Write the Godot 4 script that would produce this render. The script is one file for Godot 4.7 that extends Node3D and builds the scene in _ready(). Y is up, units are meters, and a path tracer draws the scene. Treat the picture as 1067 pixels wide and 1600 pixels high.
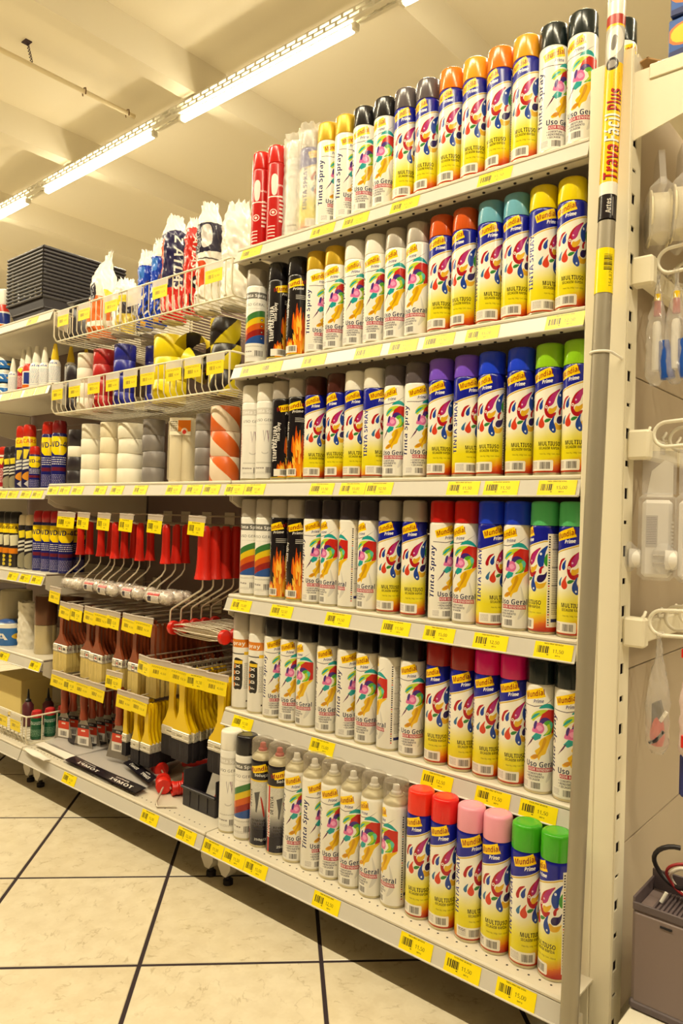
extends Node3D

# ---------------------------------------------------------------- helpers
var taken := {}
var mats := {}
var cache := {}
var glyphs := {}
var rng := RandomNumberGenerator.new()
const ORD := ["first", "second", "third", "fourth", "fifth", "sixth", "seventh", "eighth", "ninth", "tenth", "eleventh", "twelfth", "thirteenth", "fourteenth"]
const EYE := Vector3(0.5098, 0.8866, 1.2363)

func numbered(called: String) -> String:
	var n: int = taken.get(called, 0)
	taken[called] = n + 1
	return called if n == 0 else "%s_%03d" % [called, n]

func tag(o, label := "", category := "", group := "", kind := ""):
	if label: o.set_meta("label", label)
	if category: o.set_meta("category", category)
	if group: o.set_meta("group", group)
	if kind: o.set_meta("kind", kind)
	return o

func thing(called: String, label: String, category: String, at := Vector3.ZERO, turn := 0.0, group := "") -> Node3D:
	var o := Node3D.new()
	o.name = numbered(called)
	add_child(o)
	o.position = at
	o.rotation.y = turn
	tag(o, label, category, group)
	return o

func again(o: Node3D, label: String, at: Vector3, turn := 0.0, group := "") -> Node3D:
	var c: Node3D = o.duplicate()
	c.name = numbered(str(o.get_meta("base_name", o.name)))
	add_child(c)
	c.position = at
	c.rotation.y = turn
	tag(c, label, "", group)
	return c

class MB:
	var v := PackedVector3Array()
	var n := PackedVector3Array()
	var u := PackedVector2Array()
	var i := PackedInt32Array()
	func vert(p: Vector3, nn: Vector3, uv := Vector2.ZERO) -> int:
		v.append(p); n.append(nn); u.append(uv)
		return v.size() - 1
	func tri(a: int, b: int, c: int, out: Vector3):
		# clockwise as seen from outside
		if (v[b] - v[a]).cross(v[c] - v[a]).dot(out) > 0.0:
			i.append(a); i.append(c); i.append(b)
		else:
			i.append(a); i.append(b); i.append(c)
	func face(pts: Array, out: Vector3, uvs := []):
		var nn := out.normalized()
		var s := v.size()
		for k in pts.size():
			vert(pts[k], nn, uvs[k] if uvs.size() else Vector2.ZERO)
		for k in range(1, pts.size() - 1):
			tri(s, s + k, s + k + 1, out)
	func box(c: Vector3, s: Vector3, bev := 0.0, b := Basis.IDENTITY):
		var h := s * 0.5
		bev = minf(bev, minf(h.x, minf(h.y, h.z)) * 0.9)
		var k := h - Vector3.ONE * bev
		for ax in 3:
			for sg in [-1.0, 1.0]:
				var e := Vector3.ZERO; e[ax] = sg
				var a1 := (ax + 1) % 3
				var a2 := (ax + 2) % 3
				var q := []
				for w in [[-1, -1], [1, -1], [1, 1], [-1, 1]]:
					var p := Vector3.ZERO
					p[ax] = sg * h[ax]; p[a1] = w[0] * k[a1]; p[a2] = w[1] * k[a2]
					q.append(c + b * p)
				face(q, b * e, [Vector2(0, 1), Vector2(1, 1), Vector2(1, 0), Vector2(0, 0)])
		if bev > 0.0:
			for ax in 3:
				var a1 := (ax + 1) % 3
				var a2 := (ax + 2) % 3
				for s1 in [-1.0, 1.0]:
					for s2 in [-1.0, 1.0]:
						var q := []
						for w in [[-1, 0], [1, 0], [1, 1], [-1, 1]]:
							var p := Vector3.ZERO
							p[ax] = w[0] * k[ax]
							p[a1] = s1 * (h[a1] if w[1] == 0 else k[a1])
							p[a2] = s2 * (k[a2] if w[1] == 0 else h[a2])
							q.append(c + b * p)
						var o := Vector3.ZERO; o[a1] = s1; o[a2] = s2
						face(q, b * o)
			for sx in [-1.0, 1.0]:
				for sy in [-1.0, 1.0]:
					for sz in [-1.0, 1.0]:
						var q := []
						for ax in 3:
							var p := Vector3(sx * k.x, sy * k.y, sz * k.z)
							p[ax] = [sx, sy, sz][ax] * h[ax]
							q.append(c + b * p)
						face(q, b * Vector3(sx, sy, sz))
	func lathe(prof: Array, seg := 24, c := Vector3.ZERO, b := Basis.IDENTITY, v0 := 0.0, v1 := 1.0, cap0 := false, cap1 := false):
		# prof: Vector2(radius, y) from the bottom up; u runs round, v1 at the bottom, v0 at the top
		var m := prof.size()
		var y0: float = prof[0].y
		var y1: float = y0
		for e in prof:
			y0 = minf(y0, e.y); y1 = maxf(y1, e.y)
		for k in m - 1:
			var p: Vector2 = prof[k]
			var q: Vector2 = prof[k + 1]
			if p.distance_to(q) < 1e-7: continue
			var t := (q - p).normalized()
			var nk := Vector2(t.y, -t.x)
			var np := nk
			var nq := nk
			if k > 0:
				var tp: Vector2 = (p - prof[k - 1]).normalized()
				if tp.dot(t) > 0.7: np = (nk + Vector2(tp.y, -tp.x)).normalized()
			if k < m - 2:
				var tq: Vector2 = (prof[k + 2] - q).normalized()
				if tq.dot(t) > 0.7: nq = (nk + Vector2(tq.y, -tq.x)).normalized()
			var s := v.size()
			for j in seg + 1:
				var a := TAU * (float(j) / seg - 0.5)
				var d := Vector3(sin(a), 0, cos(a))
				vert(c + b * (d * p.x + Vector3.UP * p.y), b * (d * np.x + Vector3.UP * np.y), Vector2(float(j) / seg, lerpf(v1, v0, (p.y - y0) / maxf(y1 - y0, 1e-6))))
				vert(c + b * (d * q.x + Vector3.UP * q.y), b * (d * nq.x + Vector3.UP * nq.y), Vector2(float(j) / seg, lerpf(v1, v0, (q.y - y0) / maxf(y1 - y0, 1e-6))))
			for j in seg:
				var w := s + j * 2
				var o := n[w] + n[w + 1] + n[w + 2] + n[w + 3]
				if p.x > 1e-6: tri(w, w + 2, w + 3 if q.x > 1e-6 else w + 1, o)
				if q.x > 1e-6: tri(w, w + 3, w + 1, o)
		for e in [[cap0, prof[0], -1.0], [cap1, prof[m - 1], 1.0]]:
			if e[0]:
				var q := []
				var uv := []
				for j in seg:
					var a := TAU * j / seg
					q.append(c + b * Vector3(sin(a) * e[1].x, e[1].y, cos(a) * e[1].x))
					uv.append(Vector2(0.5 + 0.5 * sin(a), 0.5 + 0.5 * cos(a)))
				face(q, b * Vector3(0, e[2], 0), uv)
	func tube(pts: Array, r: float, seg := 6, ends := true):
		var m := pts.size()
		var up := Vector3.UP
		var t0: Vector3 = (pts[1] - pts[0]).normalized()
		if absf(t0.dot(up)) > 0.9: up = Vector3.RIGHT
		var x := t0.cross(up).normalized()
		var s := v.size()
		for k in m:
			var t: Vector3
			if k == 0: t = t0
			elif k == m - 1: t = (pts[k] - pts[k - 1]).normalized()
			else: t = ((pts[k] - pts[k - 1]).normalized() + (pts[k + 1] - pts[k]).normalized()).normalized()
			x = (x - t * x.dot(t)).normalized()
			var y := t.cross(x)
			for j in seg + 1:
				var a := TAU * j / seg
				var d := x * cos(a) + y * sin(a)
				vert(pts[k] + d * r, d, Vector2(float(j) / seg, float(k) / (m - 1)))
		for k in m - 1:
			for j in seg:
				var w := s + k * (seg + 1) + j
				var z := w + seg + 1
				var o := n[w] + n[w + 1]
				tri(w, w + 1, z + 1, o); tri(w, z + 1, z, o)
		if ends:
			for e in [[0, -1.0], [m - 1, 1.0]]:
				var q := []
				var w: int = s + e[0] * (seg + 1)
				for j in seg: q.append(v[w + j])
				var t: Vector3 = (pts[1] - pts[0]) if e[0] == 0 else (pts[m - 1] - pts[m - 2])
				face(q, t.normalized() * e[1])
	func extrude(poly: PackedVector2Array, depth: float, c := Vector3.ZERO, b := Basis.IDENTITY):
		# polygon in the local xy plane, thickness along local z, centred
		var ids := Geometry2D.triangulate_polygon(poly)
		var lo := poly[0]
		var hi := poly[0]
		for p in poly:
			lo = lo.min(p); hi = hi.max(p)
		for sg in [-1.0, 1.0]:
			var s := v.size()
			for p in poly:
				vert(c + b * Vector3(p.x, p.y, sg * depth * 0.5), b * Vector3(0, 0, sg), Vector2((p.x - lo.x) / (hi.x - lo.x), (hi.y - p.y) / (hi.y - lo.y)))
			for k in range(0, ids.size(), 3):
				tri(s + ids[k], s + ids[k + 1], s + ids[k + 2], b * Vector3(0, 0, sg))
		var m := poly.size()
		var wind := 1.0 if Geometry2D.is_polygon_clockwise(poly) else -1.0
		for k in m:
			var p := poly[k]
			var q := poly[(k + 1) % m]
			var t := (q - p).normalized()
			var nn := Vector3(-t.y, t.x, 0) * wind
			face([c + b * Vector3(p.x, p.y, -depth * 0.5), c + b * Vector3(q.x, q.y, -depth * 0.5), c + b * Vector3(q.x, q.y, depth * 0.5), c + b * Vector3(p.x, p.y, depth * 0.5)], b * nn)
	func sheet(w: int, h: int, f: Callable, thick := 0.0):
		# a smooth surface f(u, v) -> Vector3 in a (w x h) grid, both sides
		for side in ([1.0] if thick == 0.0 else [1.0, -1.0]):
			var pts := []
			for y in h + 1:
				for x in w + 1:
					pts.append(f.call(float(x) / w, float(y) / h))
			var s := v.size()
			for y in h + 1:
				for x in w + 1:
					var dx: Vector3 = pts[y * (w + 1) + mini(x + 1, w)] - pts[y * (w + 1) + maxi(x - 1, 0)]
					var dy: Vector3 = pts[mini(y + 1, h) * (w + 1) + x] - pts[maxi(y - 1, 0) * (w + 1) + x]
					var nn: Vector3 = dy.cross(dx)
					nn = nn.normalized() if nn.length() > 1e-12 else Vector3.UP
					vert(pts[y * (w + 1) + x] + nn * side * thick * 0.5, nn * side, Vector2(float(x) / w, float(y) / h))
			for y in h:
				for x in w:
					var a := s + y * (w + 1) + x
					var o := n[a] + n[a + 1] + n[a + w + 2] + n[a + w + 1]
					tri(a, a + 1, a + w + 2, o); tri(a, a + w + 2, a + w + 1, o)
	func mesh() -> ArrayMesh:
		var arr := []
		arr.resize(Mesh.ARRAY_MAX)
		arr[Mesh.ARRAY_VERTEX] = v
		arr[Mesh.ARRAY_NORMAL] = n
		arr[Mesh.ARRAY_TEX_UV] = u
		arr[Mesh.ARRAY_INDEX] = i
		var me := ArrayMesh.new()
		me.add_surface_from_arrays(Mesh.PRIMITIVE_TRIANGLES, arr)
		return me

func put(mesh, called: String, m: Material, parent: Node = null, at := Vector3.ZERO) -> MeshInstance3D:
	var o := MeshInstance3D.new()
	o.mesh = mesh.mesh() if mesh is MB else mesh
	o.material_override = m
	o.position = at
	if parent == null:
		o.name = numbered(called)
		add_child(o)
	else:
		o.name = called
		parent.add_child(o, true)
	return o

func shared(key: String, maker: Callable) -> ArrayMesh:
	if not cache.has(key):
		var b := MB.new()
		maker.call(b)
		cache[key] = b.mesh()
	return cache[key]

func hue(r: int, g: int, b: int) -> Color:
	return Color8(r, g, b)

func M(key: String, c := Color.WHITE, rough := 0.5, metal := 0.0) -> StandardMaterial3D:
	if not mats.has(key):
		var m := StandardMaterial3D.new()
		m.resource_name = key
		m.albedo_color = c
		m.roughness = rough
		m.metallic = metal
		mats[key] = m
	return mats[key]

func clear(key: String, c := Color.WHITE, a := 0.3, rough := 0.12) -> StandardMaterial3D:
	if not mats.has(key):
		var m := M(key, Color(c.r, c.g, c.b, a), rough)
		m.transparency = BaseMaterial3D.TRANSPARENCY_ALPHA
		m.cull_mode = BaseMaterial3D.CULL_DISABLED
	return mats[key]

func pictured(key: String, im: Image, rough := 0.35) -> StandardMaterial3D:
	var m := M(key, Color.WHITE, rough)
	m.albedo_texture = ImageTexture.create_from_image(im)
	return m

# ---------------------------------------------------------------- print: polygons and lettering drawn into images
func canvas(w: int, h: int, c: Color) -> Image:
	var im := Image.create(w, h, false, Image.FORMAT_RGB8)
	im.fill(c)
	return im

func fill_poly(im: Image, p: PackedVector2Array, c: Color):
	var lo := INF
	var hi := -INF
	for q in p:
		lo = minf(lo, q.y); hi = maxf(hi, q.y)
	var m := p.size()
	for y in range(maxi(0, int(ceil(lo - 0.5))), mini(im.get_height() - 1, int(floor(hi - 0.5))) + 1):
		var yc := y + 0.5
		var xs := []
		for k in m:
			var a := p[k]
			var b := p[(k + 1) % m]
			if (a.y <= yc) != (b.y <= yc):
				xs.append(a.x + (yc - a.y) / (b.y - a.y) * (b.x - a.x))
		xs.sort()
		for k in range(0, xs.size() - 1, 2):
			var x0 := int(round(xs[k]))
			var x1 := int(round(xs[k + 1]))
			if x1 > x0: im.fill_rect(Rect2i(x0, y, x1 - x0, 1), c)

func curve(p: Array, closed := true, steps := 6) -> PackedVector2Array:
	var out := PackedVector2Array()
	var m := p.size()
	for k in (m if closed else m - 1):
		var a: Vector2 = p[(k - 1 + m) % m] if closed or k > 0 else p[0]
		var b: Vector2 = p[k]
		var c: Vector2 = p[(k + 1) % m]
		var d: Vector2 = p[(k + 2) % m] if closed or k < m - 2 else p[m - 1]
		for s in steps:
			out.append(b.cubic_interpolate(c, a, d, float(s) / steps))
	return out

func disc(im: Image, c: Vector2, r: float, col: Color, squash := 1.0):
	var p := PackedVector2Array()
	for k in 20: p.append(c + Vector2(cos(TAU * k / 20) * r, sin(TAU * k / 20) * r * squash))
	fill_poly(im, p, col)

func drop(im: Image, c: Vector2, l: float, w: float, ang: float, col: Color, bend := 0.25):
	# a teardrop: round end at c, tip at distance l in the direction ang
	var p := [Vector2(0, -w * 0.5), Vector2(-w * 0.5, 0), Vector2(0, w * 0.5), Vector2(l * 0.45, w * 0.36 + l * bend * 0.4), Vector2(l, l * bend), Vector2(l * 0.5, -w * 0.28 + l * bend * 0.15)]
	var q := []
	for e in p: q.append(c + e.rotated(ang))
	fill_poly(im, curve(q), col)

func text(im: Image, s: String, at: Vector2, size: float, col: Color, bold := true, turn := 0.0, shear := 0.0, stretch := 1.0, face := "Droid Sans"):
	# at = centre of the text; size = height of a capital letter in pixels
	var key := s + str(bold) + face
	if not glyphs.has(key):
		var f := SystemFont.new()
		f.font_names = PackedStringArray([face])
		f.font_weight = 700 if bold else 400
		var tm := TextMesh.new()
		tm.font = f; tm.text = s; tm.font_size = 48; tm.depth = 0.0; tm.pixel_size = 1.0; tm.curve_step = 3.0
		var a := tm.get_mesh_arrays()
		glyphs[key] = [a[Mesh.ARRAY_VERTEX], a[Mesh.ARRAY_INDEX]]
	var vs: PackedVector3Array = glyphs[key][0]
	var ids = glyphs[key][1]
	var k := size / 34.3
	var t := Transform2D(turn, at)
	var q := PackedVector2Array()
	for p in vs:
		var y := p.y
		q.append(t * Vector2((p.x * stretch + y * shear) * k, -y * k))
	var cnt: int = ids.size() if ids else q.size()
	for j in range(0, cnt, 3):
		if ids: fill_poly(im, PackedVector2Array([q[ids[j]], q[ids[j + 1]], q[ids[j + 2]]]), col)
		else: fill_poly(im, PackedVector2Array([q[j], q[j + 1], q[j + 2]]), col)

func bars(im: Image, r: Rect2i, col: Color, sd: int, unit := 3):
	var g := RandomNumberGenerator.new()
	g.seed = sd
	var x := r.position.x
	while x < r.end.x:
		var w := g.randi_range(1, 3) * unit
		im.fill_rect(Rect2i(x, r.position.y, mini(w, r.end.x - x), r.size.y), col)
		x += w + g.randi_range(1, 2) * unit

func scribble(im: Image, r: Rect2i, col: Color, lines: int, sd: int):
	# rows of small print
	var g := RandomNumberGenerator.new()
	g.seed = sd
	var lh := float(r.size.y) / lines
	for k in lines:
		var x := r.position.x
		while x < r.end.x:
			var w := g.randi_range(3, 12)
			im.fill_rect(Rect2i(x, int(r.position.y + k * lh), mini(w, r.end.x - x), maxi(1, int(lh * 0.45))), col)
			x += w + 3

# ---------------------------------------------------------------- can labels: x in degrees round the can from its front, y in millimetres above the base
const LH := 190.0
func lx(im: Image, d: float) -> float: return (d / 360.0 + 0.5) * im.get_width()
func ly(im: Image, m: float) -> float: return (1.0 - m / LH) * im.get_height()
func lp(im: Image, d: float, m: float) -> Vector2: return Vector2(lx(im, d), ly(im, m))
func lr(im: Image, d0: float, m1: float, d1: float, m0: float, c: Color):
	im.fill_rect(Rect2i(int(lx(im, d0)), int(ly(im, m1)), int(lx(im, d1) - lx(im, d0)), int(ly(im, m0) - ly(im, m1))), c)
func lpoly(im: Image, p: Array, c: Color, smooth := false):
	var q := []
	for e in p: q.append(lp(im, e.x, e.y))
	fill_poly(im, curve(q) if smooth else PackedVector2Array(q), c)
func ldrop(im: Image, d: float, m: float, l: float, w: float, deg: float, c: Color, bend := 0.25):
	drop(im, lp(im, d, m), l * im.get_height() / LH, w * im.get_height() / LH, deg_to_rad(-deg), c, bend)

func brand(im: Image, d: float, m: float, tilt := -0.24):
	# the yellow badge with the red name, and the second word under it
	var q := []
	for e in [Vector2(-50, 7.5), Vector2(34, 9.5), Vector2(40, -8.5), Vector2(-46, -7.5)]:
		q.append(lp(im, d, m) + Vector2(e.x * im.get_width() / 360.0, -e.y * im.get_height() / LH).rotated(tilt))
	fill_poly(im, PackedVector2Array(q), hue(254, 212, 10))
	text(im, "Mundial", lp(im, d - 2, m), 9.3 * im.get_height() / LH, hue(140, 20, 16), true, tilt, 0.15, 0.86)

func chart(im: Image, d: float, m0: float, m1: float, ground: Color, wide := 7.0):
	lr(im, d - 4, m1 + 3, d + 65, m0 - 3, ground)
	var cs := [hue(190, 60, 50), hue(120, 30, 60), hue(200, 170, 60), hue(60, 130, 170), hue(40, 60, 120), hue(30, 30, 40), hue(60, 60, 60), hue(30, 40, 30), hue(110, 90, 60), hue(160, 30, 40)]
	var m := m0
	var k := 0
	while m < m1:
		lr(im, d, m + 2.6, d + wide, m, cs[(k * 7 + k / 3) % 10] if (k / 6) % 2 == 0 else hue(30, 26, 34))
		m += 4.6
		k += 1
	scribble(im, Rect2i(int(lx(im, d + 16)), int(ly(im, m1)), int(lx(im, d + 62) - lx(im, d + 16)), int(ly(im, m0 + 18) - ly(im, m1))), hue(120, 112, 104), 44, 5)
	lr(im, d + 14, m0 + 12, d + 60, m0 + 6, hue(40, 44, 110))
	for j in 4: lr(im, d + 14, m0 + 40 + j * 32, d + 62, m0 + 38.8 + j * 32, hue(70, 60, 60))

func print_multi(code := 0) -> Image:
	var im := canvas(1024, 1024, hue(243, 240, 228))
	for y in 64:
		for x in 64:
			var m := LH * (1.0 - (y + 0.5) / 64.0)
			var d := 360.0 * ((x + 0.5) / 64.0 - 0.5)
			var e := m - clampf(d - 25.0, -40.0, 80.0) * 0.14
			var c := hue(243, 240, 228)
			if e < 86: c = c.lerp(hue(236, 222, 30), clampf((86 - e) / 40.0, 0, 1))
			if e < 27: c = hue(236, 222, 30).lerp(hue(228, 120, 24), clampf((27 - e) / 22.0, 0, 1))
			if e < 10: c = hue(228, 120, 24).lerp(hue(186, 50, 24), clampf((10 - e) / 12.0, 0, 1))
			im.fill_rect(Rect2i(x * 16, y * 16, 16, 16), c)
	var edge := func(lift: float) -> Array:
		var p := [Vector2(-182, 196), Vector2(182, 196)]
		for k in 41:
			var d := 182.0 - 364.0 * k / 40.0
			p.append(Vector2(d, 151.5 + lift + clampf(d, -62.0, 85.0) * 0.145))
		return p
	lpoly(im, edge.call(-6.5), hue(243, 240, 228))
	lpoly(im, edge.call(-3.4), hue(206, 170, 60))
	lpoly(im, edge.call(-1.2), hue(246, 240, 214))
	lpoly(im, edge.call(0.0), hue(22, 30, 152))
	brand(im, -2, 175)
	text(im, "Prime", lp(im, 16, 163.5) + Vector2(1.5, 1.5), 6.4 * 1024 / LH, hue(240, 240, 240), true, -0.1, 0.25, 0.9)
	text(im, "Prime", lp(im, 16, 163.5), 6.0 * 1024 / LH, hue(250, 250, 250), true, -0.1, 0.25, 0.9)
	# the bird of drops
	var R := hue(176, 24, 34); var B := hue(30, 66, 160); var G := hue(50, 130, 60); var Y := hue(226, 176, 40); var K := hue(40, 26, 90); var O := hue(214, 66, 40); var P := hue(176, 40, 120)
	lpoly(im, [Vector2(-30, 111), Vector2(-36, 115), Vector2(-32, 122), Vector2(-20, 131), Vector2(-1, 134), Vector2(-14, 127), Vector2(-21, 120), Vector2(-23, 113)], R, true)
	lpoly(im, [Vector2(-8, 113), Vector2(-16, 117), Vector2(-12, 124), Vector2(2, 131), Vector2(0, 124), Vector2(0, 117)], B, true)
	lpoly(im, [Vector2(-5, 80), Vector2(-17, 85), Vector2(-13, 93), Vector2(6, 104), Vector2(3, 96), Vector2(9, 88), Vector2(6, 82)], O, true)
	lpoly(im, [Vector2(-27, 85), Vector2(-34, 89), Vector2(-28, 95), Vector2(-15, 101), Vector2(-19, 94), Vector2(-20, 87)], hue(50, 110, 160), true)
	lpoly(im, [Vector2(9, 93), Vector2(18, 96.5), Vector2(34, 96), Vector2(24, 91), Vector2(12, 90)], G, true)
	lpoly(im, [Vector2(70, 150), Vector2(44, 144), Vector2(22, 135), Vector2(9, 121), Vector2(8, 109), Vector2(18, 100), Vector2(34, 97), Vector2(47, 101), Vector2(52, 108), Vector2(34, 106), Vector2(20, 110), Vector2(22, 117), Vector2(36, 121), Vector2(46, 134)], R, true)
	lpoly(im, [Vector2(64, 148), Vector2(40, 141), Vector2(24, 130), Vector2(22, 123), Vector2(30, 119), Vector2(42, 124), Vector2(50, 134)], P, true)
	lpoly(im, [Vector2(22, 109), Vector2(26, 115), Vector2(38, 115), Vector2(56, 120), Vector2(52, 112), Vector2(40, 106), Vector2(28, 105)], Y, true)
	disc(im, lp(im, 15, 117.5), 15, hue(244, 240, 230)); disc(im, lp(im, 15, 117.5), 7, R)
	disc(im, lp(im, 27, 126), 9, hue(240, 200, 225))
	lpoly(im, [Vector2(96, 154), Vector2(76, 148), Vector2(60, 138), Vector2(56, 126), Vector2(66, 116), Vector2(80, 118), Vector2(84, 130), Vector2(88, 142)], B, true)
	disc(im, lp(im, 70, 139), 13, hue(230, 234, 250))
	lpoly(im, [Vector2(97, 140), Vector2(84, 132), Vector2(84, 122), Vector2(96, 118)], hue(60, 150, 50), true)
	lpoly(im, [Vector2(66, 104), Vector2(64, 110), Vector2(72, 116), Vector2(84, 117), Vector2(76, 112), Vector2(74, 105)], R, true)
	lpoly(im, [Vector2(95, 108), Vector2(84, 103), Vector2(64, 101), Vector2(56, 95), Vector2(60, 89), Vector2(76, 89), Vector2(90, 96)], K, true)
	lpoly(im, [Vector2(46, 84), Vector2(52, 90), Vector2(66, 86), Vector2(84, 88), Vector2(94, 90), Vector2(84, 80), Vector2(66, 77), Vector2(52, 79)], Y, true)
	lpoly(im, [Vector2(40, 72), Vector2(28, 79), Vector2(30, 90), Vector2(46, 102), Vector2(44, 92), Vector2(50, 84), Vector2(54, 77), Vector2(50, 72)], B, true)
	disc(im, lp(im, 42, 77), 10, hue(230, 236, 250))
	text(im, "MULTIUSO", lp(im, 30, 52), 7.4 * 1024 / LH, hue(26, 22, 26), true, 0, 0, 0.92)
	text(im, "SECAGEM RÁPIDA", lp(im, 30, 44.2), 4.6 * 1024 / LH, hue(40, 34, 24), true, 0, 0, 0.82)
	text(im, "Peso líq. 240g  Cont. 400ml", lp(im, 34, 34), 2.6 * 1024 / LH, hue(90, 70, 20), false)
	lpoly(im, [Vector2(-62, 23), Vector2(43, 23), Vector2(46, 21), Vector2(46, 6), Vector2(43, 4), Vector2(-62, 4)], hue(246, 242, 232))
	scribble(im, Rect2i(int(lx(im, -54)), int(ly(im, 20)), 100, 70), hue(150, 140, 140), 6, 3)
	if code == 1: text(im, "ROSA", lp(im, -38, 18), 4.6 * 1024 / LH, hue(60, 50, 60), false)
	bars(im, Rect2i(int(lx(im, -8)), int(ly(im, 19.5)), int(lx(im, 34) - lx(im, -8)), int(12.5 * 1024 / LH)), hue(50, 40, 40), 4)
	lr(im, -180, 3, 180, 0, hue(168, 44, 30))
	text(im, "TINTA SPRAY", lp(im, -66, 92), 12.0 * 1024 / LH, hue(26, 34, 140), true, -PI / 2, 0, 0.98)
	chart(im, 100, 12, 172, hue(236, 230, 214))
	return im

func print_uso() -> Image:
	var im := canvas(1024, 1024, hue(240, 237, 228))
	brand(im, 0, 172)
	text(im, "Prime", lp(im, 16, 160), 6.0 * 1024 / LH, hue(36, 40, 120), true, -0.1, 0.25, 0.9)
	var c := hue(200, 198, 196)
	lpoly(im, [Vector2(-60, 152), Vector2(0, 151), Vector2(40, 155), Vector2(82, 168), Vector2(40, 153.6), Vector2(0, 149.6), Vector2(-60, 150.8)], hue(90, 80, 90))
	lpoly(im, [Vector2(60, 78), Vector2(84, 40), Vector2(70, 24), Vector2(50, 18), Vector2(66, 44)], hue(214, 212, 208), true)
	# the swirl of paint
	var T := hue(30, 160, 160); var R := hue(198, 40, 30); var N := hue(70, 40, 130); var G := hue(90, 176, 50); var P := hue(220, 110, 170); var Y := hue(236, 190, 20); var L := hue(190, 210, 50)
	lpoly(im, [Vector2(-12, 132), Vector2(8, 142), Vector2(36, 146), Vector2(60, 144), Vector2(40, 138), Vector2(14, 132), Vector2(-4, 124)], L, true)
	lpoly(im, [Vector2(-14, 126), Vector2(0, 136), Vector2(22, 140), Vector2(6, 132)], T, true)
	lpoly(im, [Vector2(18, 148), Vector2(40, 156), Vector2(66, 155), Vector2(94, 143), Vector2(70, 147), Vector2(46, 149)], T, true)
	lpoly(im, [Vector2(20, 126), Vector2(30, 138), Vector2(54, 146), Vector2(94, 144), Vector2(95, 106), Vector2(70, 102), Vector2(74, 112), Vector2(66, 124), Vector2(46, 128)], R)
	lpoly(im, [Vector2(16, 118), Vector2(28, 130), Vector2(48, 132), Vector2(66, 126), Vector2(46, 124), Vector2(30, 120)], N, true)
	lpoly(im, [Vector2(38, 122), Vector2(54, 127), Vector2(72, 124), Vector2(78, 114), Vector2(68, 104), Vector2(50, 101), Vector2(36, 100), Vector2(48, 106), Vector2(56, 114)], G, true)
	lpoly(im, [Vector2(60, 122), Vector2(72, 124), Vector2(80, 118), Vector2(70, 112)], hue(90, 196, 170), true)
	lpoly(im, [Vector2(50, 118), Vector2(62, 120), Vector2(66, 110), Vector2(54, 104), Vector2(44, 102), Vector2(54, 110)], L, true)
	lpoly(im, [Vector2(-8, 106), Vector2(0, 116), Vector2(12, 122), Vector2(30, 122), Vector2(40, 112), Vector2(30, 104), Vector2(10, 104)], P, true)
	lpoly(im, [Vector2(-2, 116), Vector2(4, 124), Vector2(12, 124), Vector2(8, 114), Vector2(2, 110)], N, true)
	lpoly(im, [Vector2(10, 114), Vector2(24, 118), Vector2(34, 112), Vector2(20, 108)], hue(240, 160, 206), true)
	lpoly(im, [Vector2(-10, 94), Vector2(8, 104), Vector2(30, 102), Vector2(26, 95), Vector2(6, 90)], T)
	lpoly(im, [Vector2(-34, 74), Vector2(-6, 94), Vector2(2, 96), Vector2(-10, 86)], hue(90, 40, 80))
	lpoly(im, [Vector2(94, 104), Vector2(72, 103), Vector2(50, 100), Vector2(30, 94), Vector2(20, 86), Vector2(24, 80), Vector2(6, 72), Vector2(10, 66), Vector2(-12, 60), Vector2(-8, 56), Vector2(6, 57), Vector2(16, 60), Vector2(22, 56), Vector2(30, 64), Vector2(46, 68), Vector2(52, 76), Vector2(60, 84), Vector2(70, 94)], Y, true)
	lpoly(im, [Vector2(40, 96), Vector2(50, 92), Vector2(36, 76), Vector2(16, 64), Vector2(30, 80)], hue(206, 150, 20), true)
	lpoly(im, [Vector2(-10, 60), Vector2(6, 66), Vector2(20, 64), Vector2(8, 58)], hue(206, 140, 20), true)
	text(im, "Uso Geral", lp(im, 30, 48.5), 9.6 * 1024 / LH, hue(34, 36, 80), true, 0, 0, 1.05)
	lr(im, -22, 43, 86, 35.5, hue(176, 30, 60))
	text(im, "MAIOR RENDIMENTO", lp(im, 32, 39.2), 4.6 * 1024 / LH, hue(245, 230, 230), true, 0, 0, 1.05)
	for k in 3: text(im, ["• COBERTURA", "• RENDIMENTO", "• SECAGEM"][k], lp(im, [4, 8, 2][k], 31.5 - k * 5), 3.7 * 1024 / LH, hue(40, 36, 70), true)
	lr(im, -58, 18, 40, 3, hue(246, 244, 238))
	scribble(im, Rect2i(int(lx(im, -54)), int(ly(im, 16)), 90, 62), hue(150, 140, 140), 5, 8)
	bars(im, Rect2i(int(lx(im, -8)), int(ly(im, 16)), int(lx(im, 30) - lx(im, -8)), int(11 * 1024 / LH)), hue(60, 54, 60), 9)
	text(im, "Tinta Spray", lp(im, -62, 92), 14 * 1024 / LH, hue(36, 40, 100), true, -PI / 2, 0.12, 0.98)
	chart(im, 114, 12, 170, hue(236, 232, 222))
	return im

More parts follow.
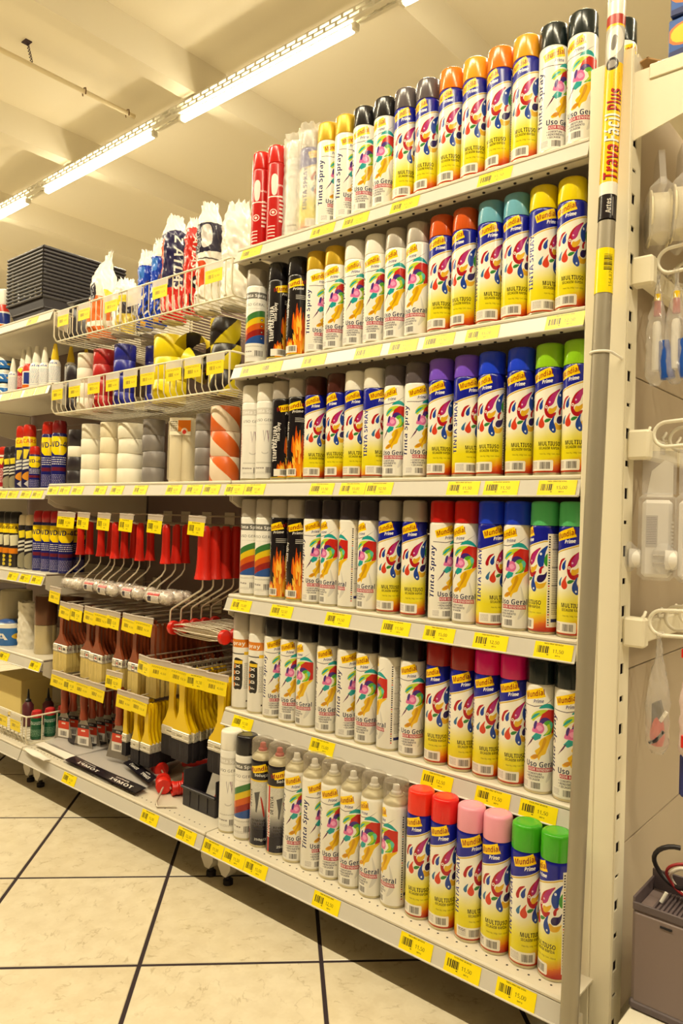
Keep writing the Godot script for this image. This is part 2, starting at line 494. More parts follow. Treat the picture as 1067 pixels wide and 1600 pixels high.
func flames(im: Image, d0: float, d1: float, top: float):
	var g := RandomNumberGenerator.new()
	g.seed = 11
	for pass_ in 3:
		var col: Color = [hue(200, 74, 14), hue(244, 140, 20), hue(252, 200, 70)][pass_]
		for k in [26, 22, 14][pass_]:
			var d := g.randf_range(d0, d1)
			var base := g.randf_range(0, top * 0.55)
			var h: float = g.randf_range(0.22, 0.5) * top * [1.0, 0.8, 0.55][pass_]
			var w: float = g.randf_range(6, 13) * [1.2, 0.8, 0.45][pass_]
			var s := g.randf_range(-9, 9)
			lpoly(im, [Vector2(d - w, base), Vector2(d - w * 0.8 + s * 0.4, base + h * 0.4), Vector2(d + s, base + h), Vector2(d + w * 0.3 + s * 0.2, base + h * 0.55), Vector2(d + w, base + h * 0.2), Vector2(d + w * 0.6, base - 4)], col, true)

func print_temp() -> Image:
	var im := canvas(512, 768, hue(26, 22, 26))
	flames(im, 8, 78, 130)
	flames(im, -30, 20, 45)
	brand(im, 12, 168)
	text(im, "Prime", lp(im, 26, 155), 6.0 * 768 / LH, hue(245, 240, 230), true, -0.1, 0.25, 0.9)
	for k in 3: lr(im, 14, 140 - k * 4, 70, 138.5 - k * 4, hue(200, 196, 190))
	text(im, "TEMPERATURA", lp(im, -58, 82), 9.5 * 768 / LH, hue(246, 242, 236), true, -PI / 2, 0, 0.92)
	text(im, "ALTA", lp(im, -76, 82), 7.5 * 768 / LH, hue(246, 242, 236), true, -PI / 2)
	text(im, "Tinta Spray", lp(im, -38, 110), 6 * 768 / LH, hue(246, 242, 236), true, -PI / 2)
	lr(im, -60, 22, 26, 5, hue(244, 240, 230))
	bars(im, Rect2i(int(lx(im, -22)), int(ly(im, 20)), 60, 48), hue(60, 50, 40), 3, 2)
	lr(im, -180, 3, 180, 0, hue(196, 170, 40))
	lr(im, 84, 186, 112, 4, hue(240, 236, 226))
	for k in 5: lr(im, 90, 120 - k * 22, 106, 108 - k * 22, [hue(40, 40, 40), hue(60, 90, 160), hue(40, 40, 40), hue(120, 60, 30), hue(40, 40, 40)][k])
	return im

func print_rainbow(pale := false) -> Image:
	var im := canvas(512, 768, hue(242, 240, 234))
	lr(im, -180, 172, 180, 156, hue(212, 208, 200) if pale else hue(110, 108, 104))
	text(im, "Tinta Spray", lp(im, 0, 164), 7.4 * 768 / LH, hue(245, 243, 240), true, 0, 0, 0.9)
	text(im, "USO GERAL", lp(im, 0, 142), 6.2 * 768 / LH, hue(70, 66, 66), false)
	scribble(im, Rect2i(int(lx(im, -50)), int(ly(im, 132)), 140, 8), hue(150, 146, 140), 2, 4)
	if not pale:
		var cs := [hue(60, 120, 60), hue(222, 190, 30), hue(206, 92, 24), hue(150, 34, 30), hue(44, 84, 160)]
		for k in 5:
			var t := 124.0 - k * 15.0
			var p := []
			for j in 17: p.append(Vector2(-70 + j * 8.5, t - 12 + 16.0 * sin((j - 2) / 16.0 * 1.9)))
			for j in 17: p.append(Vector2(66 - j * 8.5, 42.0))
			lpoly(im, p, cs[k])
		lr(im, -180, 46, 180, 20, hue(242, 240, 234)); lr(im, 72, 150, 180, 40, hue(242, 240, 234)); lr(im, -180, 150, -72, 40, hue(242, 240, 234))
		for k in 4: disc(im, lp(im, 44, 104 - k * 15), 11, hue(50, 44, 44)); 
		for k in 4: disc(im, lp(im, 44, 104 - k * 15), 6, hue(220, 216, 210))
	else:
		for k in 2:
			lpoly(im, [Vector2(-14 + k * 22, 116), Vector2(-4 + k * 22, 88), Vector2(6 + k * 14, 116), Vector2(2 + k * 16, 118), Vector2(-4 + k * 20, 96), Vector2(-10 + k * 22, 118)], hue(110, 60, 100) if k else hue(190, 186, 190))
		disc(im, lp(im, 0, 64), 26, hue(206, 204, 200), 0.7); disc(im, lp(im, 0, 66), 22, hue(242, 240, 234), 0.7)
		text(im, "TINTA SPRAY", lp(im, -84, 84), 7 * 768 / LH, hue(170, 30, 50), true, -PI / 2)
	scribble(im, Rect2i(int(lx(im, -56)), int(ly(im, 40)), 150, 14), hue(150, 146, 140), 2, 6)
	text(im, "Branco" if pale else "Prata", lp(im, -32, 26), 4.4 * 768 / LH, hue(70, 50, 60), true)
	bars(im, Rect2i(int(lx(im, 8)), int(ly(im, 28)), 64, 56), hue(90, 84, 84), 5, 2)
	scribble(im, Rect2i(int(lx(im, -56)), int(ly(im, 16)), 120, 24), hue(170, 166, 160), 3, 7)
	return im

func print_metal() -> Image:
	var im := canvas(512, 768, hue(240, 237, 230))
	lr(im, -180, 168, 180, 148, hue(216, 128, 40))
	text(im, "Spray", lp(im, -24, 158), 9 * 768 / LH, hue(244, 240, 230), true)
	disc(im, lp(im, 50, 172), 15, hue(150, 60, 40)); disc(im, lp(im, 50, 172), 11, hue(240, 237, 230))
	lr(im, -70, 134, 70, 131, hue(90, 86, 80)); lr(im, 20, 138, 70, 130, hue(232, 190, 30))
	lpoly(im, [Vector2(-40, 118), Vector2(10, 118), Vector2(12, 110), Vector2(12, 52), Vector2(-12, 46), Vector2(-40, 52)], hue(30, 26, 28), true)
	lr(im, -40, 116, 12, 108, hue(240, 200, 30))
	for k in 4:
		text(im, ["X", "O", "D", "F"][k], lp(im, -14, 102 - k * 15), 9 * 768 / LH, hue(244, 240, 232), true, -PI / 2)
		lr(im, -38, 106 - k * 15, -30, 96 - k * 15, hue(226, 130, 30))
	scribble(im, Rect2i(int(lx(im, 22)), int(ly(im, 110)), 60, 260), hue(130, 126, 124), 28, 6)
	lr(im, 36, 18, 44, 14, hue(60, 50, 50))
	return im

func print_remover() -> Image:
	var im := canvas(512, 768, hue(180, 178, 172))
	for y in 96:
		var m := LH * (1.0 - (y + 0.5) / 96.0)
		im.fill_rect(Rect2i(0, y * 8, 512, 8), hue(206, 204, 196).lerp(hue(28, 24, 40), clampf((84 - m) / 50.0, 0, 1)))
	var g := RandomNumberGenerator.new()
	g.seed = 4
	for k in 900: im.fill_rect(Rect2i(g.randi_range(0, 511), g.randi_range(120, 440), 3, 3), hue(240, 240, 236) if k % 2 else hue(150, 150, 148))
	lr(im, -180, 190, 180, 146, hue(30, 26, 34)); lr(im, -180, 147, 180, 143, hue(226, 190, 50))
	brand(im, 4, 172); text(im, "Solução", lp(im, 18, 158), 6 * 768 / LH, hue(240, 240, 236), true)
	lpoly(im, [Vector2(-24, 118), Vector2(6, 122), Vector2(-2, 92), Vector2(-8, 74), Vector2(-14, 76), Vector2(-14, 92)], hue(84, 84, 86))
	lpoly(im, [Vector2(10, 108), Vector2(24, 70), Vector2(30, 64), Vector2(32, 74), Vector2(18, 104)], hue(176, 40, 30), true)
	text(im, "REMOVE", lp(im, 0, 56), 4.8 * 768 / LH, hue(30, 26, 30), true)
	text(im, "TINTAS E", lp(im, 2, 49), 4.8 * 768 / LH, hue(30, 26, 30), true)
	text(im, "VERNIZES", lp(im, 4, 42), 4.8 * 768 / LH, hue(30, 26, 30), true)
	text(im, "250g/250ml", lp(im, 36, 14), 5 * 768 / LH, hue(230, 230, 226), true)
	lr(im, -72, 146, -60, 0, hue(200, 40, 34))
	text(im, "DE TINTA", lp(im, -48, 104), 6.4 * 768 / LH, hue(30, 26, 34), true, -PI / 2)
	text(im, "REMOVEDOR", lp(im, -66, 60), 6.4 * 768 / LH, hue(244, 240, 236), true, -PI / 2)
	return im

func print_red() -> Image:
	var im := canvas(512, 768, hue(188, 26, 28))
	var c := hue(240, 226, 220)
	disc(im, lp(im, -24, 66), 34, c); disc(im, lp(im, -24, 66), 26, hue(188, 26, 28)); disc(im, lp(im, -24, 66), 14, c)
	for k in 7: lr(im, 12, 108 - k * 10, 34 + (k % 3) * 6, 103 - k * 10, c)
	for k in 4: lr(im, -60, 34 - k * 8, -10, 31.5 - k * 8, c)
	lpoly(im, [Vector2(-40, 150), Vector2(-20, 160), Vector2(0, 150), Vector2(-6, 112), Vector2(-34, 112)], c, true)
	text(im, "SPRAY", lp(im, 30, 132), 5 * 768 / LH, c)
	lr(im, -60, 106, 60, 103, c)
	return im

func print_price(k: int) -> Image:
	var im := canvas(256, 112, hue(250, 226, 12))
	var ink := hue(40, 36, 24)
	text(im, ["TINTA SPRAY MUNDIAL", "TINTA SPRAY USO GERAL", "SPRAY MULTIUSO 400ML", "TINTA SPRAY METALICA"][k], Vector2(124, 10), 9, ink, true, 0, 0, 0.9)
	bars(im, Rect2i(20, 28, 82, 50), ink, 21 + k, 3)
	text(im, ["11,50", "15,00", "12,50", "11,50"][k], Vector2(160, 56), 24, ink, false, 0, 0, 0.92)
	text(im, "30713", Vector2(160, 88), 9, ink, true)
	im.fill_rect(Rect2i(88, 84, 12, 6), ink)
	return im

func print_faint(k: int) -> Image:
	var im := canvas(128, 96, hue(246, 220, 16))
	bars(im, Rect2i(24, 36, 40, 28), hue(120, 100, 20), 31 + k, 2)
	scribble(im, Rect2i(12, 10, 100, 14), hue(150, 130, 20), 2, k)
	text(im, ["8,90", "4,50", "12,9"][k % 3], Vector2(90, 52), 14, hue(130, 110, 20), false)
	return im

func marble() -> Image:
	# veined cream ceramic
	var im := canvas(512, 512, Color.WHITE)
	var n1 := FastNoiseLite.new()
	n1.seed = 3; n1.frequency = 0.006; n1.fractal_octaves = 4; n1.domain_warp_enabled = true; n1.domain_warp_amplitude = 60.0; n1.domain_warp_frequency = 0.008
	var n2 := FastNoiseLite.new()
	n2.seed = 9; n2.frequency = 0.012; n2.fractal_octaves = 3; n2.domain_warp_enabled = true; n2.domain_warp_amplitude = 40.0
	for y in 512:
		for x in 512:
			var v := absf(n1.get_noise_2d(x, y * 1.6))
			var vein := clampf(1.0 - v * 16.0, 0, 1) * clampf(n2.get_noise_2d(y, x) * 2.0 + 0.25, 0, 1)
			var c := hue(224, 214, 190).lerp(hue(200, 186, 156), clampf(0.35 + n2.get_noise_2d(x, y) * 0.8, 0, 1) * 0.45)
			im.set_pixel(x, y, c.lerp(hue(164, 148, 118), vein * 0.5))
	return im

# ---------------------------------------------------------------- the scene
var price_mats := []
var faint_mats := []

func _ready():
	rng.seed = 7
	var cam := Camera3D.new()
	cam.name = "camera"
	cam.fov = 69.544
	cam.near = 0.02
	cam.basis = Basis.from_euler(Vector3(deg_to_rad(0.4259), deg_to_rad(40.4653), deg_to_rad(1.5674)))
	cam.position = EYE
	add_child(cam)
	cam.current = true
	var we := WorldEnvironment.new()
	we.name = "surroundings"
	var env := Environment.new()
	env.background_mode = Environment.BG_COLOR
	env.background_color = Color(0.02, 0.02, 0.02)
	env.ambient_light_source = Environment.AMBIENT_SOURCE_DISABLED
	env.tonemap_mode = Environment.TONE_MAPPER_LINEAR
	env.tonemap_exposure = 1.5
	env.sdfgi_enabled = true
	env.ssao_enabled = true
	env.ssil_enabled = true
	we.environment = env
	add_child(we)
	lamps(Color(1.0, 0.94, 0.80), 1.5)

	for k in 4: price_mats.append(pictured("price print %d" % k, print_price(k), 0.35))
	for k in 3: faint_mats.append(pictured("faint price print %d" % k, print_faint(k), 0.4))
	room()
	shelving()
	spray_cans()
	price_tags()
	roller_pole()
	baskets()
	tape_rolls()
	hooks_and_tools()
	base_goods()
	left_bay()
	end_cap()

const RAILS := [[-0.87, -7.2, 3.0, 0.0], [0.95, -7.2, 3.0, 0.0]]

func lamps(col: Color, energy: float):
	var white := M("lamp rail enamel", hue(226, 220, 200), 0.5)
	var glow := M("glowing tube glass", hue(255, 250, 236), 0.4)
	glow.emission_enabled = true
	glow.emission = Color(1.0, 0.95, 0.82)
	glow.emission_energy_multiplier = 13.0
	var names := ["perforated lamp rail above the shelves", "perforated lamp rail above the aisle", "perforated lamp rail by the far side of the aisle"]
	for rr in RAILS.size():
		var z: float = RAILS[rr][0]
		# the rail: a channel with real perforations
		var rail := thing("lamp_rail", "white " + names[rr] + ", hanging under the ceiling beams", "light fitting", Vector3(0, 2.80, z), 0, "lamp rails")
		var b := MB.new()
		b.box(Vector3(-2.1, -0.004, 0), Vector3(10.2, 0.003, 0.05))
		for s in [-1.0, 1.0]:
			for yy in [-0.006, -0.024, -0.042]:
				b.box(Vector3(-2.1, yy, s * 0.025), Vector3(10.2, 0.006, 0.002))
			if rr == 0:
				for k in 230:
					b.box(Vector3(-6.4 + k * 0.03, -0.024 + 0.009 * (1 if k % 2 else -1), s * 0.025), Vector3(0.012, 0.014, 0.002))
		b.box(Vector3(-2.1, -0.045, -0.016), Vector3(10.2, 0.002, 0.016)); b.box(Vector3(-2.1, -0.045, 0.016), Vector3(10.2, 0.002, 0.016))
		put(b, "perforated_channel", white, rail)
		var x := -1.29 + 1.272 * 3
		var k := 0
		while x > -7.0:
			var a := x
			var t := thing("fluorescent_tube", "lit fluorescent tube, %s along the %s" % [ORD[k], names[rr]], "fluorescent tube", Vector3(a - 0.52, 2.734, z), 0, "fluorescent tubes")
			put(shared("tube glass", func(mb): mb.lathe([Vector2(0.0, -0.515), Vector2(0.012, -0.515), Vector2(0.016, -0.510), Vector2(0.016, 0.510), Vector2(0.012, 0.515), Vector2(0.0, 0.515)], 12, Vector3.ZERO, Basis(Vector3(0, 0, 1), PI / 2))), "glowing_tube", glow, t)
			for s in [-1.0, 1.0]:
				put(shared("tube holder", func(mb): mb.box(Vector3(0, 0.002, 0), Vector3(0.02, 0.030, 0.03), 0.004)), "lamp_holder", white, t, Vector3(s * 0.527, 0, 0))
			var li := AreaLight3D.new()
			li.name = "tube_light"
			li.area_size = Vector2(1.03, 0.034)
			li.light_color = col
			li.light_energy = energy
			li.shadow_enabled = true
			li.position = Vector3(0, -0.018, 0)
			li.rotation.x = -PI / 2
			li.set("area_range", 30.0)
			t.add_child(li)
			x -= 1.272
			k += 1

func room():
	var grout := M("dark grout", hue(44, 30, 36), 0.9)
	var tile := pictured("veined cream tile", marble(), 0.22)
	var tile2 := M("veined cream tile turned", Color(0.985, 0.98, 0.97), 0.22)
	tile2.albedo_texture = tile.albedo_texture
	var b := MB.new()
	b.box(Vector3(-2.2, -0.0514, 0), Vector3(11, 0.1, 10.4))
	var floor_ := put(b, "floor", grout)
	tag(floor_, "cream veined ceramic tile floor laid diagonally with dark joints", "floor", "", "structure")
	# diagonal tiles, each a piece; s = side with its joint
	var s := 0.3569
	var o := Vector2(-1.4711, 0.1215)
	var far := MB.new()
	var n := 0
	for i in range(-14, 16):
		for j in range(-16, 16):
			var cx := o.x + s * ((i + 0.5) + (j + 0.5)) * sqrt(0.5)
			var cz := o.y + s * ((i + 0.5) - (j + 0.5)) * sqrt(0.5)
			if cx < -7.3 or cx > 2.9 or cz < -4.8 or cz > 4.8: continue
			var near: bool = cx > -3.6 and cx < 0.9 and cz > -0.9 and cz < 1.6
			var basis := Basis(Vector3.UP, PI / 4)
			var quad := func(mb: MB, c: Vector3):
				var h := (s - 0.0082) * 0.5
				var e := 0.0012
				var f := func(x, y, z): return c + basis * Vector3(x, y, z)
				mb.face([f.call(-h + e, 0, -h + e), f.call(h - e, 0, -h + e), f.call(h - e, 0, h - e), f.call(-h + e, 0, h - e)], Vector3.UP, [Vector2(0, 0), Vector2(1, 0), Vector2(1, 1), Vector2(0, 1)])
				for k in 4:
					var q := Basis(Vector3.UP, k * PI / 2)
					mb.face([c + basis * q * Vector3(-h + e, 0, h - e), c + basis * q * Vector3(h - e, 0, h - e), c + basis * q * Vector3(h, -0.0012, h), c + basis * q * Vector3(-h, -0.0012, h)], basis * q * Vector3(0, 1, 1))
					mb.face([c + basis * q * Vector3(-h, -0.0012, h), c + basis * q * Vector3(h, -0.0012, h), c + basis * q * Vector3(h, -0.006, h), c + basis * q * Vector3(-h, -0.006, h)], basis * q * Vector3(0, 0, 1))
			if near:
				var t := put(shared("floor tile", func(mb): quad.call(mb, Vector3.ZERO)), "tile", tile if (i + j) % 2 else tile2, floor_, Vector3(cx, 0, cz))
				# turn alternate tiles by quarter turns so that veins differ
				t.rotation.y = PI / 2 * ((i * 7 + j * 3) % 4)
				n += 1
			else:
				quad.call(far, Vector3(cx, 0, cz))
	var fo := put(far, "far_tiles", tile, floor_)
	tag(fo, "", "", "", "stuff")

	var paint := M("cream ceiling paint", hue(236, 228, 206), 0.85)
	b = MB.new()
	b.box(Vector3(-2.2, 2.99, 0), Vector3(11, 0.1, 10.4))
	var ceil_ := put(b, "ceiling", paint)
	tag(ceil_, "cream painted concrete slab ceiling carried on narrow beams", "ceiling", "", "structure")
	var bp := PackedVector2Array([Vector2(-0.055, 0.0), Vector2(-0.045, -0.14), Vector2(0.04, -0.14), Vector2(0.075, 0.0)])
	for k in 9:
		put(shared("ceiling beam", func(mb): mb.extrude(bp, 10.2)), "beam", paint, ceil_, Vector3(-2.245 - 1.07 * (k - 4), 2.941, 0))
	var wallp := M("cream wall paint", hue(228, 216, 186), 0.85)
	var dim := M("brown grey wall paint", hue(112, 98, 88), 0.85)
	for w in [["wall_back", Vector3(-2.2, 1.45, -5.15), Vector3(11, 3.1, 0.1)], ["wall_front", Vector3(-2.2, 1.45, 5.15), Vector3(11, 3.1, 0.1)], ["wall_left", Vector3(-7.65, 1.45, 0), Vector3(0.1, 3.1, 10.4)], ["wall_right", Vector3(3.25, 1.45, 0), Vector3(0.1, 3.1, 10.4)]]:
		b = MB.new()
		b.box(w[1], w[2])
		tag(put(b, w[0], wallp if w[0] == "wall_back" else dim), {"wall_back": "cream painted shop wall behind the shelving", "wall_front": "brown-grey shop wall across the aisle", "wall_left": "brown-grey shop wall at the far left end", "wall_right": "brown-grey shop wall beyond the end unit"}[w[0]], "wall", "", "structure")
	# the conduit that hangs on a twisted wire between two beams
	var pipe := thing("conduit_pipe", "cream conduit pipe hung on a twisted wire between two ceiling beams", "pipe", Vector3(-2.684, 2.85, 0))
	b = MB.new()
	b.tube([Vector3(0, 0, 1.2), Vector3(0, 0, -0.84)], 0.011, 10)
	put(b, "pipe", M("old cream pipe", hue(226, 212, 176), 0.5), pipe)
	b = MB.new()
	for z in [-0.567, -0.80]:
		b.tube([Vector3(0.012, -0.016, z), Vector3(0.016, 0.0, z), Vector3(0.012, 0.014, z), Vector3(0, 0.018, z), Vector3(-0.012, 0.014, z), Vector3(-0.016, 0, z), Vector3(-0.012, -0.016, z)], 0.003, 5)
	put(b, "pipe_clip", M("rusty wire", hue(120, 92, 60), 0.6, 0.4), pipe)
	b = MB.new()
	var pa := []
	var pb := []
	for k in 25:
		var y := 0.012 + k * 0.0034
		pa.append(Vector3(cos(k * 0.9) * 0.005, y, -0.312 + sin(k * 0.9) * 0.005 + k * 0.001)); pb.append(Vector3(-cos(k * 0.9) * 0.005, y, -0.312 - sin(k * 0.9) * 0.005 + k * 0.001))
	b.tube(pa, 0.0018, 5); b.tube(pb, 0.0018, 5)
	b.box(Vector3(0.004, 0.088, -0.285), Vector3(0.04, 0.005, 0.03), 0.001)
	put(b, "hanging_wire", M("dark wire", hue(70, 52, 60), 0.6, 0.4), pipe)

# heights of the shelf fronts (top of the price strip), measured in the photograph
const SY := [1.5535, 1.2596, 0.9666, 0.6798, 0.3935]
const BY := 0.122
const BZ := 0.095
const BAY := 0.918
const TOPS := ["top shelf", "second shelf", "third shelf", "fourth shelf", "fifth shelf", "bottom shelf"]

func steel() -> StandardMaterial3D: return M("cream grey enamelled steel", hue(216, 208, 190), 0.38)
func strip_mat() -> StandardMaterial3D: return M("grey plastic price strip", hue(206, 201, 190), 0.3)

func shelf_at(x0: float, y: float, label: String, base := false, z := 0.0, w := BAY - 0.004):
	var t := thing("metal_shelf", label, "shelf", Vector3(x0, y, z), 0, "gondola shelves")
	var back := -0.392 - z
	put(shared("deck%s%.3f" % [base, w], func(mb):
		mb.box(Vector3(w * 0.5, 0.0045, back * 0.5 - 0.002), Vector3(w, 0.003, -back - 0.004))
		mb.box(Vector3(w * 0.5, 0.001, -0.0035), Vector3(w, 0.0095, 0.007), 0.003)
		mb.box(Vector3(w * 0.5, -0.016, -0.006), Vector3(w, 0.028, 0.003))
		if not base: mb.box(Vector3(w * 0.5, -0.03, -0.012), Vector3(w, 0.002, 0.02))), "deck", steel(), t)
	put(shared("strip%.3f" % w, func(mb):
		# leaning price rail with a lip below
		var q := Basis(Vector3.RIGHT, -0.36)
		mb.box(Vector3(w * 0.5, -0.0175, 0.0045), Vector3(w, 0.031, 0.0022), 0.0006, q)
		mb.box(Vector3(w * 0.5, -0.0322, 0.0112), Vector3(w, 0.0035, 0.0048), 0.0012)), "price_rail", strip_mat(), t)
	if base:
		put(shared("plinth%.3f" % w, func(mb): mb.box(Vector3(w * 0.5, -0.03, -0.03), Vector3(w, 0.05, 0.002))), "front_panel", steel(), t)
		put(shared("deck holes", func(mb):
			for k in 44: mb.lathe([Vector2(0.0022, 0.0), Vector2(0.0, 0.0002)], 6, Vector3(0.02 + k * 0.02, 0.0062, -0.022))), "punched_holes", M("dark hole", hue(30, 26, 30), 0.9), t).set_meta("kind", "stuff")
		for s in [0.03, w - 0.03]:
			var f := put(shared("foot", func(mb):
				mb.extrude(PackedVector2Array([Vector2(-0.022, 0), Vector2(0.022, 0), Vector2(0.022, -0.034), Vector2(0.008, -0.054), Vector2(-0.008, -0.054), Vector2(-0.022, -0.034)]), 0.03)), "foot_bracket", steel(), t, Vector3(s, -0.045, -0.05))
			put(shared("foot screw", func(mb): mb.lathe([Vector2(0.012, -0.078), Vector2(0.012, -0.066), Vector2(0.006, -0.064), Vector2(0.006, -0.05)], 10, Vector3.ZERO, Basis.IDENTITY, 0, 1, true)), "levelling_foot", M("dark rubber", hue(36, 30, 34), 0.7), f)
	else:
		for s in [0.0, w]:
			put(shared("bracket", func(mb):
				mb.extrude(PackedVector2Array([Vector2(0.385, -0.002), Vector2(0.004, -0.002), Vector2(0.004, -0.045), Vector2(0.03, -0.06), Vector2(0.385, -0.125)]), 0.0025, Vector3.ZERO, Basis(Vector3.UP, PI / 2))
				mb.lathe([Vector2(0.003, -0.002), Vector2(0.003, 0.002)], 8, Vector3(0, -0.022, -0.03), Basis(Vector3(0, 0, 1), PI / 2), 0, 1, true, true)), "bracket", steel(), t, Vector3(s + (0.002 if s == 0.0 else -0.002), 0, 0))
		if absf(x0 + 0.918) < 0.02:
			# punched holes along the underside show as small dark pegs
			put(shared("under pegs", func(mb):
				for k in 26: mb.lathe([Vector2(0.0028, -0.0022), Vector2(0.0028, 0.0)], 6, Vector3(0.04 + k * 0.033, -0.031, -0.012), Basis.IDENTITY, 0, 1, true)), "punched_holes", M("dark hole", hue(30, 26, 30), 0.9), t).set_meta("kind", "stuff")
	return t

func shelving():
	for k in 5:
		shelf_at(-0.916, SY[k], "cream metal shelf carrying spray cans, %s of the spray can bay" % TOPS[k])
	shelf_at(-0.862, BY, "deep cream base shelf under the lowest row of spray cans", true, BZ, 0.905)
	shelf_at(-1.834, SY[2], "cream metal shelf carrying stacked tape rolls in the middle bay")
	shelf_at(-1.77, BY, "deep cream base shelf with plastic bags under the hanging brushes", true, BZ, 0.905)
	var what := ["black trays and glue", "glue bottles", "spray lubricant cans", "blue spray cans", "wrapped rolls"]
	var hy := [1.5535, 1.3060, 0.9535, 0.6650, 0.3770]
	for k in 5:
		shelf_at(-2.752, hy[k], "cream metal shelf holding %s in the far left bay" % what[k])
	shelf_at(-2.68, BY, "deep cream base shelf under the wire basket at far left", true, BZ, 0.905)
	# backs of the three bays: panels one above the other
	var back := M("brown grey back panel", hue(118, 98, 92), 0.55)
	for bay in 3:
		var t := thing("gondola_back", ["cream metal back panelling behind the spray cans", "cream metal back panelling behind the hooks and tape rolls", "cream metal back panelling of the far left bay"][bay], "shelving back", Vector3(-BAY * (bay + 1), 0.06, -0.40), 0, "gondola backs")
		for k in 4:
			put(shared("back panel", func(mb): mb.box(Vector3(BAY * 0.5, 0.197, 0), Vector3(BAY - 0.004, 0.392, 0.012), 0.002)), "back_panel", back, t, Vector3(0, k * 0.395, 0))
		put(shared("back post", func(mb):
			mb.box(Vector3(0, 0.77, -0.012), Vector3(0.03, 1.66, 0.05), 0.002)), "upright", steel(), t, Vector3(0, 0, -0.02))
	# the slotted upright where the spray bay meets the end unit
	var p := thing("slotted_upright", "cream slotted steel upright at the right end of the spray cans", "upright", Vector3(0, 0, 0))
	var post := M("cream post enamel", hue(238, 230, 206), 0.34)
	var b := MB.new()
	b.box(Vector3(0.018, 0.8345, -0.005), Vector3(0.036, 1.669, 0.03), 0.002)
	put(b, "filler_panel", post, p)
	b = MB.new()
	b.box(Vector3(0.0535, 0.84, 0.0085), Vector3(0.0345, 1.68, 0.003), 0.0012)
	b.box(Vector3(0.0535, 0.84, -0.0385), Vector3(0.0345, 1.68, 0.003))
	b.box(Vector3(0.0375, 0.84, -0.015), Vector3(0.002, 1.68, 0.044))
	b.box(Vector3(0.0715, 0.84, 0.0045), Vector3(0.0022, 1.68, 0.005))
	b.box(Vector3(0.0715, 0.84, -0.0255), Vector3(0.0022, 1.68, 0.023))
	var y := 0.02
	var k2 := 0
	while y < 1.66:
		var gap := [0.024, 0.012, 0.024, 0.016][k2 % 4] as float
		b.box(Vector3(0.0715, y + 0.0125, -0.006), Vector3(0.0022, 0.036, 0.016))
		y += 0.03 + gap
		k2 += 1
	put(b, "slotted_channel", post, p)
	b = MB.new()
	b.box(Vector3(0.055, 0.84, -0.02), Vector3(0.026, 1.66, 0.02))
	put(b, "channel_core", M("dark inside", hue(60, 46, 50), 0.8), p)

# ---------------------------------------------------------------- spray cans
const CAPS := {
	"black": [30, 28, 32], "green-black": [24, 34, 36], "graphite": [58, 52, 58], "dark grey": [92, 84, 88], "silver": [188, 180, 170], "white": [240, 236, 226], "gold": [206, 168, 40],
	"orange": [232, 124, 24], "light orange": [240, 164, 40], "red-orange": [206, 84, 26], "light blue": [110, 176, 200], "yellow": [236, 214, 16], "brown": [72, 36, 30], "violet": [124, 84, 220],
	"blue": [34, 68, 230], "lime": [150, 210, 36], "red": [200, 32, 26], "mint green": [92, 198, 122], "dark red": [158, 34, 30], "magenta": [224, 20, 120], "scarlet": [236, 50, 30], "bright red": [226, 34, 32], "pink": [240, 160, 182], "green": [70, 176, 36], "clear": [230, 230, 224]}
const KINDS := {"M": "blue-banded spray can", "U": "colour-swirl spray can", "T": "flame-printed black can", "S": "rainbow-striped spray can", "W": "plain white spray can", "O": "orange-banded white can", "V": "grey paint-remover can", "R": "slim red can"}

func can_label(kind: String, cap: String) -> StandardMaterial3D:
	var key := "can print " + kind + ("pink" if cap == "pink" else "")
	if not mats.has(key):
		var im: Image
		match kind:
			"M": im = print_multi(1 if cap == "pink" else 0)
			"U": im = print_uso()
			"T": im = print_temp()
			"S": im = print_rainbow()
			"W": im = print_rainbow(true)
			"O": im = print_metal()
			"V": im = print_remover()
			_: im = print_red()
		pictured(key, im, 0.22)
	return mats[key]

